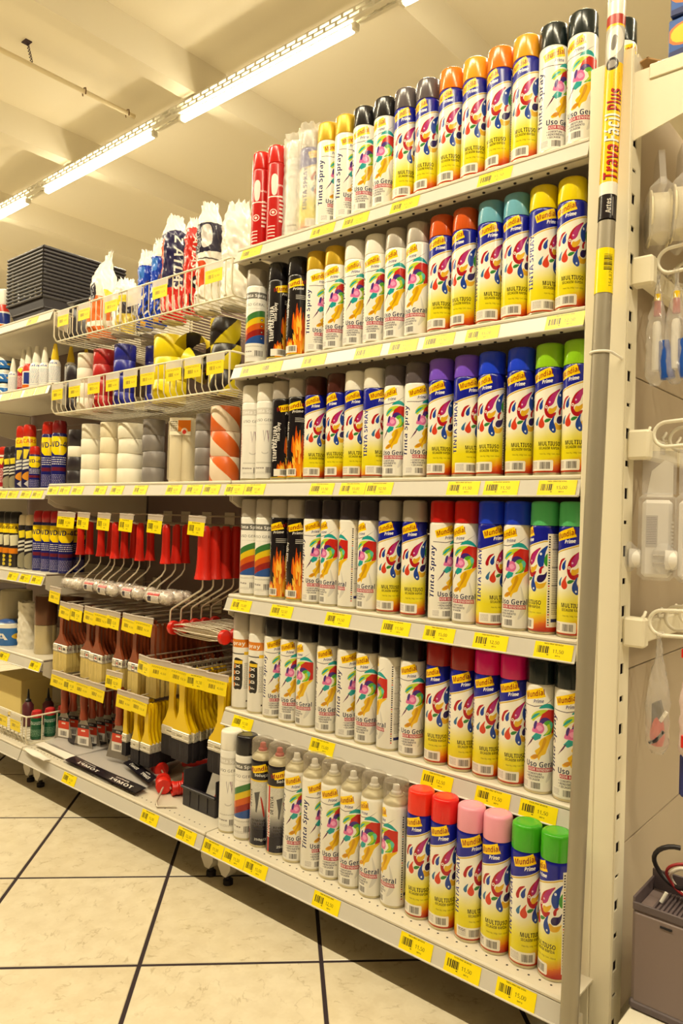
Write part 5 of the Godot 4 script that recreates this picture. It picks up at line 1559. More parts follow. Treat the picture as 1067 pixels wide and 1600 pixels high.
# ---------------------------------------------------------------- far left bay
func lube_print(k: int) -> StandardMaterial3D:
	var key := "lube print %d" % k
	if mats.has(key): return mats[key]
	var im: Image
	match k:
		0:
			im = canvas(256, 384, hue(26, 30, 110))
			fill_poly(im, PackedVector2Array([Vector2(60, 30), Vector2(196, 30), Vector2(196, 110), Vector2(152, 156), Vector2(104, 156), Vector2(60, 116)]), hue(246, 214, 10))
			text(im, "WD-40", Vector2(128, 84), 38, hue(20, 24, 80), true, 0, 0, 0.8)
			scribble(im, Rect2i(80, 170, 96, 60), hue(230, 226, 230), 4, 4); im.fill_rect(Rect2i(80, 240, 96, 26), hue(110, 30, 50)); scribble(im, Rect2i(84, 290, 90, 80), hue(170, 166, 200), 8, 6)
			im.fill_rect(Rect2i(0, 60, 34, 310), hue(226, 220, 206)); scribble(im, Rect2i(6, 80, 24, 260), hue(110, 104, 110), 26, 6)
			im.fill_rect(Rect2i(222, 60, 34, 310), hue(226, 220, 206))
		1:
			im = canvas(256, 384, hue(30, 30, 80))
			im.fill_rect(Rect2i(0, 0, 256, 80), hue(242, 204, 20)); text(im, "CARS", Vector2(128, 40), 26, hue(190, 70, 30), true)
			fill_poly(im, PackedVector2Array([Vector2(90, 100), Vector2(130, 100), Vector2(112, 170), Vector2(90, 170)]), hue(226, 206, 60))
			for j in 3: fill_poly(im, PackedVector2Array([Vector2(84, 180 + j * 26), Vector2(170, 160 + j * 26), Vector2(170, 176 + j * 26), Vector2(84, 198 + j * 26)]), hue(222, 222, 216))
			fill_poly(im, curve([Vector2(80, 300), Vector2(130, 260), Vector2(176, 300), Vector2(140, 330)]), hue(226, 150, 50))
			fill_poly(im, PackedVector2Array([Vector2(100, 350), Vector2(150, 300), Vector2(164, 330), Vector2(130, 376)]), hue(210, 206, 214))
		2:
			im = canvas(256, 384, hue(40, 36, 40))
			fill_poly(im, PackedVector2Array([Vector2(80, 60), Vector2(170, 40), Vector2(150, 110), Vector2(90, 120)]), hue(232, 210, 40))
			for j in 3: fill_poly(im, PackedVector2Array([Vector2(70, 150 + j * 34), Vector2(190, 120 + j * 34), Vector2(190, 136 + j * 34), Vector2(70, 170 + j * 34)]), hue(214, 212, 200))
			fill_poly(im, curve([Vector2(60, 300), Vector2(128, 240), Vector2(196, 280), Vector2(170, 370), Vector2(90, 370)]), hue(150, 144, 120))
		3:
			im = canvas(256, 384, hue(44, 36, 34))
			im.fill_rect(Rect2i(0, 0, 256, 90), hue(244, 212, 16)); text(im, "GRAXA", Vector2(128, 44), 24, hue(60, 40, 20))
			fill_poly(im, PackedVector2Array([Vector2(80, 110), Vector2(170, 100), Vector2(160, 190), Vector2(90, 200)]), hue(220, 214, 180))
			im.fill_rect(Rect2i(60, 220, 140, 46), hue(226, 130, 20))
			for j in 6: disc(im, Vector2(90 + (j % 2) * 70, 290 + (j / 2) * 34), 15, hue(226, 200, 40))
		4:
			im = canvas(256, 384, hue(236, 230, 220))
			im.fill_rect(Rect2i(50, 30, 160, 330), hue(170, 34, 44)); fill_poly(im, PackedVector2Array([Vector2(60, 60), Vector2(130, 40), Vector2(110, 120)]), hue(240, 220, 60)); scribble(im, Rect2i(70, 160, 120, 160), hue(240, 230, 220), 9, 7)
		5:
			im = canvas(256, 384, hue(238, 234, 226))
			fill_poly(im, PackedVector2Array([Vector2(60, 20), Vector2(190, 20), Vector2(180, 110), Vector2(70, 130)]), hue(206, 60, 44)); im.fill_rect(Rect2i(90, 140, 90, 150), hue(44, 60, 140)); im.fill_rect(Rect2i(70, 300, 130, 50), hue(222, 110, 40))
		6:
			im = canvas(256, 384, hue(240, 236, 228))
			text(im, "Cola", Vector2(100, 60), 30, hue(50, 80, 160)); scribble(im, Rect2i(60, 110, 130, 200), hue(160, 170, 200), 10, 8); im.fill_rect(Rect2i(60, 320, 130, 4), hue(120, 140, 190))
		7:
			im = canvas(256, 384, hue(24, 90, 60))
			scribble(im, Rect2i(70, 80, 120, 60), hue(220, 230, 220), 3, 4); scribble(im, Rect2i(70, 220, 120, 120), hue(150, 190, 160), 8, 5)
		_:
			im = canvas(256, 192, hue(40, 110, 190))
			im.fill_rect(Rect2i(0, 0, 256, 50), hue(240, 236, 226)); text(im, "A", Vector2(100, 120), 50, hue(244, 240, 234)); disc(im, Vector2(160, 116), 26, hue(230, 190, 60)); disc(im, Vector2(160, 116), 12, hue(180, 90, 40))
	return pictured(key, im, 0.25)

func small_can(at: Vector3, r: float, h: float, k: int, cap: Color, label: String, cat := "spray can", group := "cans in the far left bay", cap_h := 0.18):
	var t := thing("lubricant_can" if k < 4 else "bottle", label, cat, at, atan2(EYE.x - at.x, EYE.z - at.z), group)
	var e := h * (1.0 - cap_h)
	var b := MB.new()
	b.lathe([Vector2(r * 0.96, 0), Vector2(r, 0.003), Vector2(r, e - 0.008), Vector2(r * 0.8, e)], 20)
	put(b, "can_body", lube_print(k), t)
	b = MB.new()
	b.lathe([Vector2(r * 0.86, e - 0.004), Vector2(r * 0.94, e - 0.002), Vector2(r * 0.93, h - 0.014), Vector2(r * 0.8, h - 0.003), Vector2(r * 0.5, h), Vector2(0, h)], 20)
	put(b, "cap", M("cap colour %s" % cap.to_html(), cap, 0.3), t)
	return t

func glue_bottle(at: Vector3, r: float, h: float, k: int, tip: Color, label: String):
	var t := thing("glue_bottle", label, "glue bottle", at, atan2(EYE.x - at.x, EYE.z - at.z), "glue bottles in the far left bay")
	var b := MB.new()
	b.lathe([Vector2(r * 0.95, 0), Vector2(r, 0.004), Vector2(r, h * 0.52), Vector2(r * 0.86, h * 0.58), Vector2(r * 0.5, h * 0.64)], 18)
	put(b, "bottle", lube_print(k), t)
	b = MB.new()
	b.lathe([Vector2(r * 0.62, h * 0.62), Vector2(r * 0.64, h * 0.68), Vector2(r * 0.32, h * 0.95), Vector2(r * 0.26, h), Vector2(0, h)], 16)
	put(b, "nozzle", M("nozzle %s" % tip.to_html(), tip, 0.4), t)

func left_bay():
	# stack of black paint trays
	var y := 1.5535 + 0.0062
	var black := M("black plastic")
	var n := 14
	for k in n:
		var t := thing("paint_tray", "black plastic paint tray in the tall stack, %s" % ("bottom one" if k == 0 else ("top one" if k == n - 1 else "%s from the bottom" % ORD[k])), "paint tray", Vector3(-2.108, y + k * 0.0132, -0.195), 0, "stacked black paint trays")
		put(shared("tray rim", func(mb):
			for s in [-1.0, 1.0]:
				mb.box(Vector3(s * 0.134, 0.078, 0), Vector3(0.007, 0.0105, 0.335), 0.0035)
				mb.box(Vector3(0, 0.078, s * 0.164), Vector3(0.275, 0.0105, 0.007), 0.0035)), "rim", black, t)
		if k == 0 or k == n - 1:
			put(shared("tray body", func(mb):
				# tapered walls and floor
				var q := [Vector3(-0.132, 0.076, -0.162), Vector3(0.132, 0.076, -0.162), Vector3(0.132, 0.076, 0.162), Vector3(-0.132, 0.076, 0.162)]
				var f := [Vector3(-0.105, 0.0, -0.135), Vector3(0.105, 0.0, -0.135), Vector3(0.105, 0.0, 0.135), Vector3(-0.105, 0.0, 0.135)]
				for j in 4:
					var o: Vector3 = (q[j] + q[(j + 1) % 4]) * Vector3(1, 0, 1)
					mb.face([q[j], q[(j + 1) % 4], f[(j + 1) % 4], f[j]], o + Vector3(0, -0.02, 0))
					var m1: Vector3 = q[j].lerp(f[j], 0.45)
					var m2: Vector3 = q[(j + 1) % 4].lerp(f[(j + 1) % 4], 0.45)
					mb.tube([m1, m2], 0.003, 5)
				mb.face(f, Vector3.DOWN)), "body", black, t)
	var st := thing("paint_tray", "small black tray leaning behind the upper wire basket", "paint tray", Vector3(-1.758, 1.4515, -0.075), 0.1)
	var b := MB.new()
	b.box(Vector3(0, 0.07, 0), Vector3(0.17, 0.14, 0.012), 0.004, Basis(Vector3.RIGHT, -0.2)); b.box(Vector3(0, 0.137, 0.004), Vector3(0.182, 0.010, 0.024), 0.004, Basis(Vector3.RIGHT, -0.2))
	put(b, "tray", black, st)
	small_can(Vector3(-2.31, y, -0.05), 0.026, 0.16, 5, hue(240, 236, 226), "white and orange glue bottle at the left of the black trays", "glue bottle", "glue bottles in the far left bay", 0.35)
	small_can(Vector3(-2.37, y, -0.16), 0.03, 0.225, 6, hue(40, 36, 40), "tall black-capped white bottle at the left picture edge", "bottle")
	b = MB.new()
	b.lathe([Vector2(0, 0.0), Vector2(0.078, 0.0), Vector2(0.080, 0.03), Vector2(0.084, 0.25), Vector2(0.086, 0.255), Vector2(0.08, 0.26), Vector2(0, 0.265)], 28)
	var bk := put(b, "white_bucket", M("white bucket", hue(232, 226, 212), 0.5), null, Vector3(-1.575, 1.4515, -0.262))
	tag(bk, "white round bucket with dark rim behind the bagged rollers", "bucket")
	b = MB.new()
	b.lathe([Vector2(0.0845, 0.25), Vector2(0.0885, 0.252), Vector2(0.0885, 0.261), Vector2(0.084, 0.263), Vector2(0.0845, 0.25)], 28)
	put(b, "rim", M("dark rim", hue(70, 60, 60), 0.5), bk)
	# glue bottles on the second shelf
	y = 1.3060 + 0.0062
	var w := hue(240, 236, 222)
	var yl := hue(236, 200, 20)
	glue_bottle(Vector3(-2.215, y, -0.05), 0.017, 0.135, 6, w, "slim white glue bottle beside the blue tins")
	glue_bottle(Vector3(-2.155, y, -0.06), 0.021, 0.160, 4, w, "red-labelled glue bottle with white cap")
	glue_bottle(Vector3(-2.105, y, -0.055), 0.021, 0.165, 5, w, "glue bottle with red and blue label beside the red one")
	glue_bottle(Vector3(-2.045, y, -0.055), 0.025, 0.158, 6, w, "widest white glue bottle with pale label")
	glue_bottle(Vector3(-1.978, y, -0.05), 0.019, 0.145, 6, w, "white glue bottle second from the right of the white ones")
	for k in 3: glue_bottle(Vector3(-1.918 + k * 0.006, y, -0.055 - k * 0.055), 0.020, 0.150, 6, yl, "white glue bottle with yellow tip, %s from the front" % ORD[k])
	for k in 3:
		small_can(Vector3(-2.30, y + k * 0.052, -0.06), 0.03, 0.05, 8, hue(230, 226, 214), "small blue tin in a stack at far left, %s" % ["bottom", "middle", "top"][k], "tin", "blue tins at far left", 0.2)
	# third shelf
	y = 0.9535 + 0.0062
	var red := hue(200, 40, 24)
	var dk := hue(40, 36, 40)
	small_can(Vector3(-2.285, y, -0.06), 0.022, 0.16, 4, red, "red-capped red bottle at the left end of the third shelf")
	small_can(Vector3(-2.235, y, -0.055), 0.020, 0.158, 2, dk, "black-capped black can, left one of the pair")
	small_can(Vector3(-2.188, y, -0.055), 0.020, 0.160, 2, dk, "black-capped black can, right one of the pair")
	small_can(Vector3(-2.135, y, -0.055), 0.0235, 0.230, 1, red, "red-capped navy can with yellow band, left one")
	small_can(Vector3(-2.083, y, -0.055), 0.0235, 0.232, 1, red, "red-capped navy can with yellow band, right one")
	small_can(Vector3(-2.065, y, -0.115), 0.0235, 0.232, 1, red, "red-capped navy can with yellow band, half hidden behind the right one")
	small_can(Vector3(-2.020, y, -0.045), 0.019, 0.150, 0, red, "short blue lubricant can with yellow shield, in front")
	small_can(Vector3(-1.962, y, -0.065), 0.024, 0.236, 0, red, "tall blue lubricant can with yellow shield and straw")
	small_can(Vector3(-1.890, y, -0.065), 0.025, 0.236, 0, hue(130, 26, 30), "tall blue lubricant can with dark red cap beside the black tape")
	# fourth shelf
	y = 0.6650 + 0.0062
	for k in 3: small_can(Vector3(-2.265 + k * 0.05, y, -0.055), 0.0225, 0.205, 3, hue(30, 28, 30), "black grease can with yellow top band, %s from the left" % ORD[k], "spray can", "cans in the far left bay", 0.2)
	small_can(Vector3(-2.100, y, -0.055), 0.021, 0.195, 2, hue(220, 206, 176), "cream-capped black can beside the grease cans")
	small_can(Vector3(-2.050, y, -0.055), 0.021, 0.195, 2, hue(214, 196, 160), "cream-capped black can beside the blue lubricant cans")
	for k in 4: small_can(Vector3(-1.995 + k * 0.052, y, -0.060 - 0.004 * k), 0.0245, 0.212, 0, hue(176, 26, 30), "blue lubricant can with red cap on the fourth shelf, %s from the left" % ORD[k])
	small_can(Vector3(-1.862, y, -0.13), 0.0245, 0.212, 0, hue(176, 26, 30), "blue lubricant can with red cap standing in the second row")
	# fifth shelf
	y = 0.3770 + 0.0062
	var wl := thing("wool_roll", "large grey-beige wrapped roll at the left end of the fifth shelf", "roll", Vector3(-2.30, y + 0.062, -0.13))
	b = MB.new()
	b.lathe([Vector2(0, 0.0), Vector2(0.055, 0.0), Vector2(0.058, 0.004), Vector2(0.058, 0.12), Vector2(0.055, 0.126), Vector2(0, 0.128)], 24)
	put(b, "roll", M("grey fleece", hue(176, 166, 140), 0.9), wl)
	small_can(Vector3(-2.200, y, -0.06), 0.045, 0.092, 8, hue(40, 90, 170), "low blue tin with white band in front of the wrapped roll", "tin", "tins", 0.06)
	var wb := thing("white_roll", "white paper-wrapped square bundle on the fifth shelf", "bundle", Vector3(-2.085, y, -0.075), 0.5)
	b = MB.new()
	bag(b, 0.037, 0.034, 0.165, 77, 0.004)
	b.box(Vector3(0, 0.08, 0), Vector3(0.062, 0.16, 0.056), 0.012)
	put(b, "wrapping", M("white wrap", hue(232, 226, 210), 0.6), wb)
	for k in 2:
		var cy := thing("foil_roll", ["clear-wrapped metal cylinder at the right end of the fifth shelf", "clear-wrapped metal cylinder with brown top behind the front one"][k], "cylinder", Vector3(-1.955 + k * 0.05, y, -0.07 - k * 0.07), 0, "wrapped cylinders")
		b = MB.new()
		b.lathe([Vector2(0, 0), Vector2(0.036, 0.0), Vector2(0.037, 0.002), Vector2(0.037, 0.10), Vector2(0, 0.10)], 24)
		put(b, "lower_roll", M("pale metal foil", hue(196, 184, 150), 0.25, 0.6), cy)
		b = MB.new()
		b.lathe([Vector2(0, 0.1015), Vector2(0.037, 0.1015), Vector2(0.038, 0.104), Vector2(0.0385, 0.198), Vector2(0.037, 0.201), Vector2(0, 0.202)], 24)
		put(b, "upper_roll", M("brown metal foil", hue(110, 76, 56), 0.2, 0.5), cy)
	# wire basket on the base shelf with bottles
	wire_basket(-2.42, -1.785, 0.1290, 0.217, 0.075, 0.34, "cream wire basket on the base shelf at far left holding bottles", [])
	rim_tag(-1.935, 0.214, 0.078, "faded price tag on the low basket, left one", "price tags on the low basket")
	rim_tag(-1.845, 0.214, 0.078, "faded price tag on the low basket, right one", "price tags on the low basket")
	var bd := thing("yellow_box", "pale yellow carton standing in the low wire basket", "carton", Vector3(-2.16, 0.132, -0.10))
	b = MB.new()
	b.box(Vector3(0, 0.07, 0), Vector3(0.20, 0.14, 0.12), 0.002)
	put(b, "carton", M("pale yellow card", hue(226, 204, 130), 0.7), bd)
	for k in 4:
		var at := Vector3(-1.985 + k * 0.03, 0.132, -0.03 - k * 0.058)
		var t := thing("dropper_bottle", "dark bottle with pointed black nozzle in the low basket, %s from the front" % ORD[k], "bottle", at, 0, "dark bottles in the low basket")
		b = MB.new()
		b.lathe([Vector2(0.018, 0), Vector2(0.019, 0.003), Vector2(0.019, 0.07), Vector2(0.010, 0.082)], 16)
		put(b, "bottle", M("dark red label", hue(90, 36, 44), 0.4), t)
		b = MB.new()
		b.lathe([Vector2(0.010, 0.08), Vector2(0.010, 0.088), Vector2(0.005, 0.092), Vector2(0.002, 0.125), Vector2(0, 0.126)], 12)
		put(b, "nozzle", M("black nozzle", hue(30, 28, 30), 0.4), t)
	for k in 3:
		small_can(Vector3(-1.825, 0.132, 0.020 - k * 0.046), 0.019, 0.092, 7, hue(190, 40, 44), "green bottle with red cap in the low basket, %s from the front" % ORD[k], "bottle", "green bottles in the low basket", 0.22)
	var xs := [-1.966]
	shelf_tag(xs[0], 1.5535, 0.0, "pale yellow price tag under the black paint trays", 0, "price tags in the far left bay")
	for k in 4: shelf_tag([-2.148, -2.069, -1.975, -1.894][k], 1.3060, 0.0, "yellow price tag under the glue bottles, %s from the left" % ORD[k], 1, "price tags in the far left bay")
	for k in 4: shelf_tag([-2.150, -2.069, -1.975, -1.894][k], 0.9535, 0.0, "yellow price tag on the third shelf at far left, %s from the left" % ORD[k], 2, "price tags in the far left bay")
	for k in 3: shelf_tag([-2.052, -1.962, -1.881][k], 0.6650, 0.0, "yellow price tag on the fourth shelf at far left, %s from the left" % ORD[k], 3, "price tags in the far left bay")
	for k in 2: shelf_tag([-2.10, -1.876][k], 0.3770, 0.0, "yellow price tag on the fifth shelf at far left, %s one" % ["left", "right"][k], 0, "price tags in the far left bay")

# ---------------------------------------------------------------- end unit at the right
func end_cap():
	var post := M("cream post enamel")
	var panel := M("beige end panel", hue(178, 162, 140), 0.45)
	var t := thing("end_panelling", "beige metal panels closing the end of the shelving, right of the slotted upright", "end panel", Vector3(0.060, 0, -0.44))
	var edges := [0.05, 0.3380, 0.6380, 1.1440, 1.655]
	for k in 4:
		var b := MB.new()
		b.box(Vector3(0, (edges[k] + edges[k + 1]) * 0.5, 0), Vector3(0.008, edges[k + 1] - edges[k] - 0.0022, 0.80), 0.0012)
		put(b, "panel", panel, t)
	var b := MB.new()
	b.box(Vector3(0, 0.84, -0.425), Vector3(0.03, 1.68, 0.04), 0.002)
	put(b, "rear_upright", post, t)
	# top shelf bracket and shelf
	t = thing("end_shelf", "cream top shelf of the end unit on a tapering bracket, carrying blue boxes", "shelf", Vector3(0.072, 1.64, 0))
	b = MB.new()
	b.extrude(PackedVector2Array([Vector2(0.0, 0.001), Vector2(0.34, 0.001), Vector2(0.34, -0.03), Vector2(0.30, -0.034), Vector2(0.0, -0.113)]), 0.003, Vector3(0, 0, 0.0005))
	put(b, "bracket", post, t)
	b = MB.new()
	b.box(Vector3(0.19, 0.0035, -0.43), Vector3(0.33, 0.003, 0.86), 0.001)
	b.box(Vector3(0.19, -0.008, 0.0035), Vector3(0.33, 0.024, 0.0025), 0.001)
	put(b, "deck", post, t)
	b = MB.new()
	b.box(Vector3(0.345, -0.018, -0.43), Vector3(0.004, 0.04, 0.86), 0.001)
	put(b, "price_rail", strip_mat(), t)
	b = MB.new()
	for s in [Basis(Vector3(0, 0, 1), 0.25), Basis(Vector3(0, 0, 1), -0.55)]:
		b.box(Vector3(0.0, 0.0, 0.0) + s * Vector3(0.016 if s.x.y < 0 else -0.016, 0, 0), Vector3(0.036, 0.002, 0.05), 0.0, s)
	var cf := put(b, "card_flap", M("brown card", hue(190, 150, 100), 0.8), null, Vector3(0.085, 1.672, -0.045))
	tag(cf, "folded brown card flap standing behind the top of the upright", "card")
	# blue cartons
	var im := canvas(512, 256, hue(36, 90, 176))
	im.fill_rect(Rect2i(0, 0, 512, 256), hue(36, 90, 176))
	fill_poly(im, curve([Vector2(34, 40), Vector2(440, 24), Vector2(460, 130), Vector2(50, 190)]), hue(226, 120, 40))
	fill_poly(im, curve([Vector2(46, 52), Vector2(428, 38), Vector2(446, 122), Vector2(62, 176)]), hue(246, 206, 30))
	text(im, "Fort", Vector2(236, 108), 92, hue(214, 90, 36), true, -0.08, 0.1, 0.9)
	fill_poly(im, PackedVector2Array([Vector2(0, 220), Vector2(512, 170), Vector2(512, 256), Vector2(0, 256)]), hue(26, 44, 110))
	fill_poly(im, curve([Vector2(80, 226), Vector2(200, 206), Vector2(210, 240), Vector2(90, 252)]), hue(226, 190, 40))
	var print_ := pictured("blue carton print", im, 0.35)
	for k in 2:
		var bx := thing("blue_carton", "blue and yellow carton on the end unit's top shelf, %s one" % ["lower", "upper"][k], "box", Vector3(0.124 + 0.085, 1.6455 + k * 0.0645, -0.06), -0.04 + 0.07 * k, "blue cartons")
		b = MB.new()
		b.box(Vector3(0, 0.032, 0), Vector3(0.168, 0.063, 0.118), 0.002)
		put(b, "carton", M("blue card", hue(30, 56, 130), 0.4), bx)
		b = MB.new()
		b.face([Vector3(-0.082, 0.002, 0.0594), Vector3(0.082, 0.002, 0.0594), Vector3(0.082, 0.062, 0.0594), Vector3(-0.082, 0.062, 0.0594)], Vector3(0, 0, 1), [Vector2(0, 1), Vector2(1, 1), Vector2(1, 0), Vector2(0, 0)])
		put(b, "printed_front", print_, bx)
	# hook rails and wire hooks
	var ry := [1.2835, 0.9960, 0.6860]
	var nm := ["upper", "middle", "lower"]
	var wire := M("white coated wire", hue(240, 234, 216), 0.3)
	for r in 3:
		t = thing("hook_rail", "white %s hook rail on the end unit, fixed to the slotted upright" % nm[r], "rail", Vector3(0.0, ry[r], 0), 0, "hook rails")
		b = MB.new()
		b.box(Vector3(0.091, 0.0245, -0.012), Vector3(0.036, 0.049, 0.024), 0.004)
		put(b, "end_bracket", post, t)
		b = MB.new()
		b.box(Vector3(0.089, 0.022, -0.43), Vector3(0.02, 0.036, 0.80), 0.003)
		put(b, "bar", post, t)
		for k in 3:
			var z := -0.030 - 0.085 * k
			var h := thing("wire_hook", "white double wire hook on the %s rail, %s from the front" % [nm[r], ORD[k]], "hook", Vector3(0.10, ry[r] + 0.036, z), 0, "wire hooks on the end unit")
			b = MB.new()
			var p := [Vector3(0.17, 0.036, 0)]
			for j in 13:
				var a := PI * 0.5 + PI * j / 12.0
				p.append(Vector3(0.028 + cos(a) * 0.021, 0.006 + sin(a) * 0.0205, 0))
			p.append(Vector3(0.16, -0.008, 0))
			p.append(Vector3(0.185, -0.002, 0))
			b.tube(p, 0.0032, 8)
			b.tube([Vector3(0.007, 0.004, 0), Vector3(-0.004, 0.004, -0.002), Vector3(-0.006, 0.01, -0.003), Vector3(-0.003, 0.014, -0.005), Vector3(-0.003, 0.02, -0.012)], 0.0028, 6)
			put(b, "wire_loop", wire, h)
	var film := clear("hanging bag film", hue(232, 226, 220), 0.30, 0.12)
	var bagm := func(mb: MB, w: float, d: float, h: float, sd: int):
		var nz := FastNoiseLite.new()
		nz.seed = sd; nz.frequency = 1.0
		mb.sheet(22, 30, func(u, v):
			var a: float = u * TAU
			var k: float = lerpf(0.12, 1.0, smoothstep(0.05, 0.55, v)) if v > 0.05 else lerpf(0.4, 0.12, v / 0.05)
			if v > 0.92: k *= lerpf(1.0, 0.4, (v - 0.92) / 0.08)
			var e := nz.get_noise_3d(cos(a) * 3.0, v * 9.0, sin(a) * 3.0) * 0.005
			return Vector3(sin(a) * (w * k + e), -h * v, cos(a) * (d * k + e)))
	# toothed blue brushes in bags on the upper hook
	for k in 3:
		t = thing("bagged_brush", "bagged brush with white stick and blue sleeve on the upper hook, %s from the left" % ORD[k], "brush", Vector3(0.108 + k * 0.030, 1.310, -0.03), 0.2, "bagged brushes on the end unit")
		b = MB.new()
		bagm.call(b, 0.0165, 0.012, 0.19, 60 + k)
		put(b, "bag", film, t)
		b = MB.new()
		for e in [[-0.045, -0.058, hue(230, 196, 30)], [-0.058, -0.070, hue(170, 34, 40)]]: pass
		b.lathe([Vector2(0.006, -0.074), Vector2(0.0055, -0.05)], 12)
		put(b, "red_band", M("red band"), t)
		b = MB.new()
		b.lathe([Vector2(0.0056, -0.0495), Vector2(0.005, -0.038)], 12)
		put(b, "yellow_band", M("yellow lacquered wood"), t)
		b = MB.new()
		b.lathe([Vector2(0, -0.168), Vector2(0.007, -0.165), Vector2(0.007, -0.092), Vector2(0.005, -0.084), Vector2(0, -0.082)], 14)
		put(b, "white_stick", M("white nylon"), t)
		b = MB.new()
		b.lathe([Vector2(0.0, -0.183), Vector2(0.0115, -0.181), Vector2(0.0130, -0.165), Vector2(0.0105, -0.140), Vector2(0.0085, -0.118)], 14, Vector3(-0.003, 0, 0.001), Basis(Vector3(0, 0, 1), 0.12))
		put(b, "blue_sleeve", M("blue print film", hue(30, 84, 180), 0.3), t)
	# plug-in devices in blister packs on the middle hook
	for k in 2:
		t = thing("plug_device", "white plug-in device in a clear blister pack on the middle hook, %s one" % ["left", "right"][k], "plug-in device", Vector3(0.112 + k * 0.058, 0.800, -0.035), 0.30, "blister packs on the end unit")
		b = MB.new()
		b.box(Vector3(0.002, 0.066, 0), Vector3(0.046, 0.128, 0.030), 0.006)
		for j in 14: b.box(Vector3(0.0255, 0.012 + j * 0.0062, 0.004), Vector3(0.004, 0.0036, 0.018), 0.001)
		put(b, "body", M("white device plastic", hue(244, 240, 234), 0.35), t)
		if not mats.has("device label"):
			var di := canvas(96, 160, hue(200, 194, 190))
			scribble(di, Rect2i(8, 10, 80, 140), hue(110, 100, 110), 16, 3)
			pictured("device label", di, 0.5)
		b = MB.new()
		b.box(Vector3(-0.006, 0.078, 0.0153), Vector3(0.018, 0.052, 0.0008))
		put(b, "rating_label", mats["device label"], t)
		b = MB.new()
		b.lathe([Vector2(0, 0), Vector2(0.014, 0.0), Vector2(0.016, 0.003), Vector2(0.016, 0.018), Vector2(0, 0.02)], 18, Vector3(-0.022, 0.032, 0.0), Basis(Vector3(0, 0, 1), PI / 2))
		put(b, "plug", M("white device plastic"), t)
		b = MB.new()
		for s in [-0.006, 0.006]: b.tube([Vector3(-0.04, 0.032 + s, 0.0), Vector3(-0.058, 0.032 + s, 0.0)], 0.0018, 6)
		put(b, "pins", M("bright wire"), t)
		b = MB.new()
		b.extrude(PackedVector2Array([Vector2(-0.015, 0.135), Vector2(0.025, 0.135), Vector2(0.025, 0.19), Vector2(0.012, 0.196), Vector2(-0.008, 0.178)]), 0.001, Vector3(0, 0, 0.004))
		put(b, "card_insert", M("white card"), t)
		b = MB.new()
		b.box(Vector3(0.002, 0.069, 0.0), Vector3(0.058, 0.144, 0.038), 0.009)
		b.box(Vector3(-0.042, 0.034, 0.0), Vector3(0.034, 0.05, 0.034), 0.012)
		b.box(Vector3(0.004, 0.175, 0.005), Vector3(0.052, 0.072, 0.0012))
		b.tube([Vector3(0.008, 0.205, 0.005), Vector3(0.008, 0.226, 0.004)], 0.004, 8)
		put(b, "blister", clear("blister plastic", hue(226, 222, 222), 0.24, 0.06), t)
	# red and black tools in long bags on the lower hook
	for k in 2:
		t = thing("bagged_tool", ["long clear bag holding a red and black tool on the lower hook", "white and red printed bag at the right picture edge on the lower hook"][k], "bagged tool", Vector3(0.124 + k * 0.052, 0.713, -0.03), 0.1, "bagged tools on the end unit")
		b = MB.new()
		bagm.call(b, 0.018, 0.012, 0.20, 80 + k)
		put(b, "bag", film if k == 0 else M("pinkish film print", hue(226, 204, 200), 0.35), t)
		if k == 0:
			b = MB.new()
			b.lathe([Vector2(0, -0.188), Vector2(0.009, -0.186), Vector2(0.012, -0.172), Vector2(0.010, -0.150), Vector2(0.006, -0.135), Vector2(0, -0.133)], 12)
			put(b, "red_part", M("red plastic handle"), t)
			b = MB.new()
			b.extrude(PackedVector2Array([Vector2(-0.008, -0.165), Vector2(0.004, -0.17), Vector2(0.008, -0.13), Vector2(0.004, -0.112), Vector2(-0.008, -0.118)]), 0.014)
			b.tube([Vector3(-0.01, -0.182, 0.008), Vector3(0.0, -0.176, 0.012), Vector3(0.011, -0.160, 0.006)], 0.003, 6)
			put(b, "black_part", M("black plastic"), t)
			b = MB.new()
			b.box(Vector3(0.010, -0.136, 0.006), Vector3(0.006, 0.02, 0.005), 0.001, Basis(Vector3(0, 0, 1), -0.5))
			put(b, "white_part", M("white nylon"), t)
		else:
			b = MB.new()
			b.box(Vector3(-0.002, -0.028, 0.0125), Vector3(0.026, 0.014, 0.001)); b.box(Vector3(0, -0.168, 0.012), Vector3(0.026, 0.02, 0.004), 0.001)
			put(b, "red_print", M("red plastic handle"), t)
	var bb := thing("blue_pack", "dark blue pack hanging low at the right picture edge", "pack", Vector3(0.182, 0.455, -0.045))
	b = MB.new()
	b.box(Vector3(0, 0.03, 0), Vector3(0.05, 0.07, 0.02), 0.004); b.tube([Vector3(0, 0.062, 0), Vector3(0, 0.20, 0.0), Vector3(-0.004, 0.26, 0.012)], 0.0015, 5)
	put(b, "pack", M("dark blue film", hue(30, 44, 120), 0.3), bb)
	# blister packs with pale spools under the top shelf
	for k in 3:
		t = thing("spool_pack", "clear blister pack with pale cord spool under the top shelf, %s from the left" % ORD[k], "spool pack", Vector3(0.101 + k * 0.037, 1.342, -0.045), 0.45, "spool packs on the end unit")
		b = MB.new()
		b.lathe([Vector2(0, -0.016), Vector2(0.046, -0.016), Vector2(0.047, -0.014), Vector2(0.042, -0.012), Vector2(0.042, 0.012), Vector2(0.047, 0.014), Vector2(0.046, 0.016), Vector2(0, 0.016)], 28, Vector3(0.0, 0.062, 0), Basis(Vector3(0, 0, 1), PI / 2))
		put(b, "spool", M("pale cord", hue(226, 216, 186), 0.7), t)
		b = MB.new()
		b.box(Vector3(0, 0.062, 0), Vector3(0.038, 0.112, 0.104), 0.016)
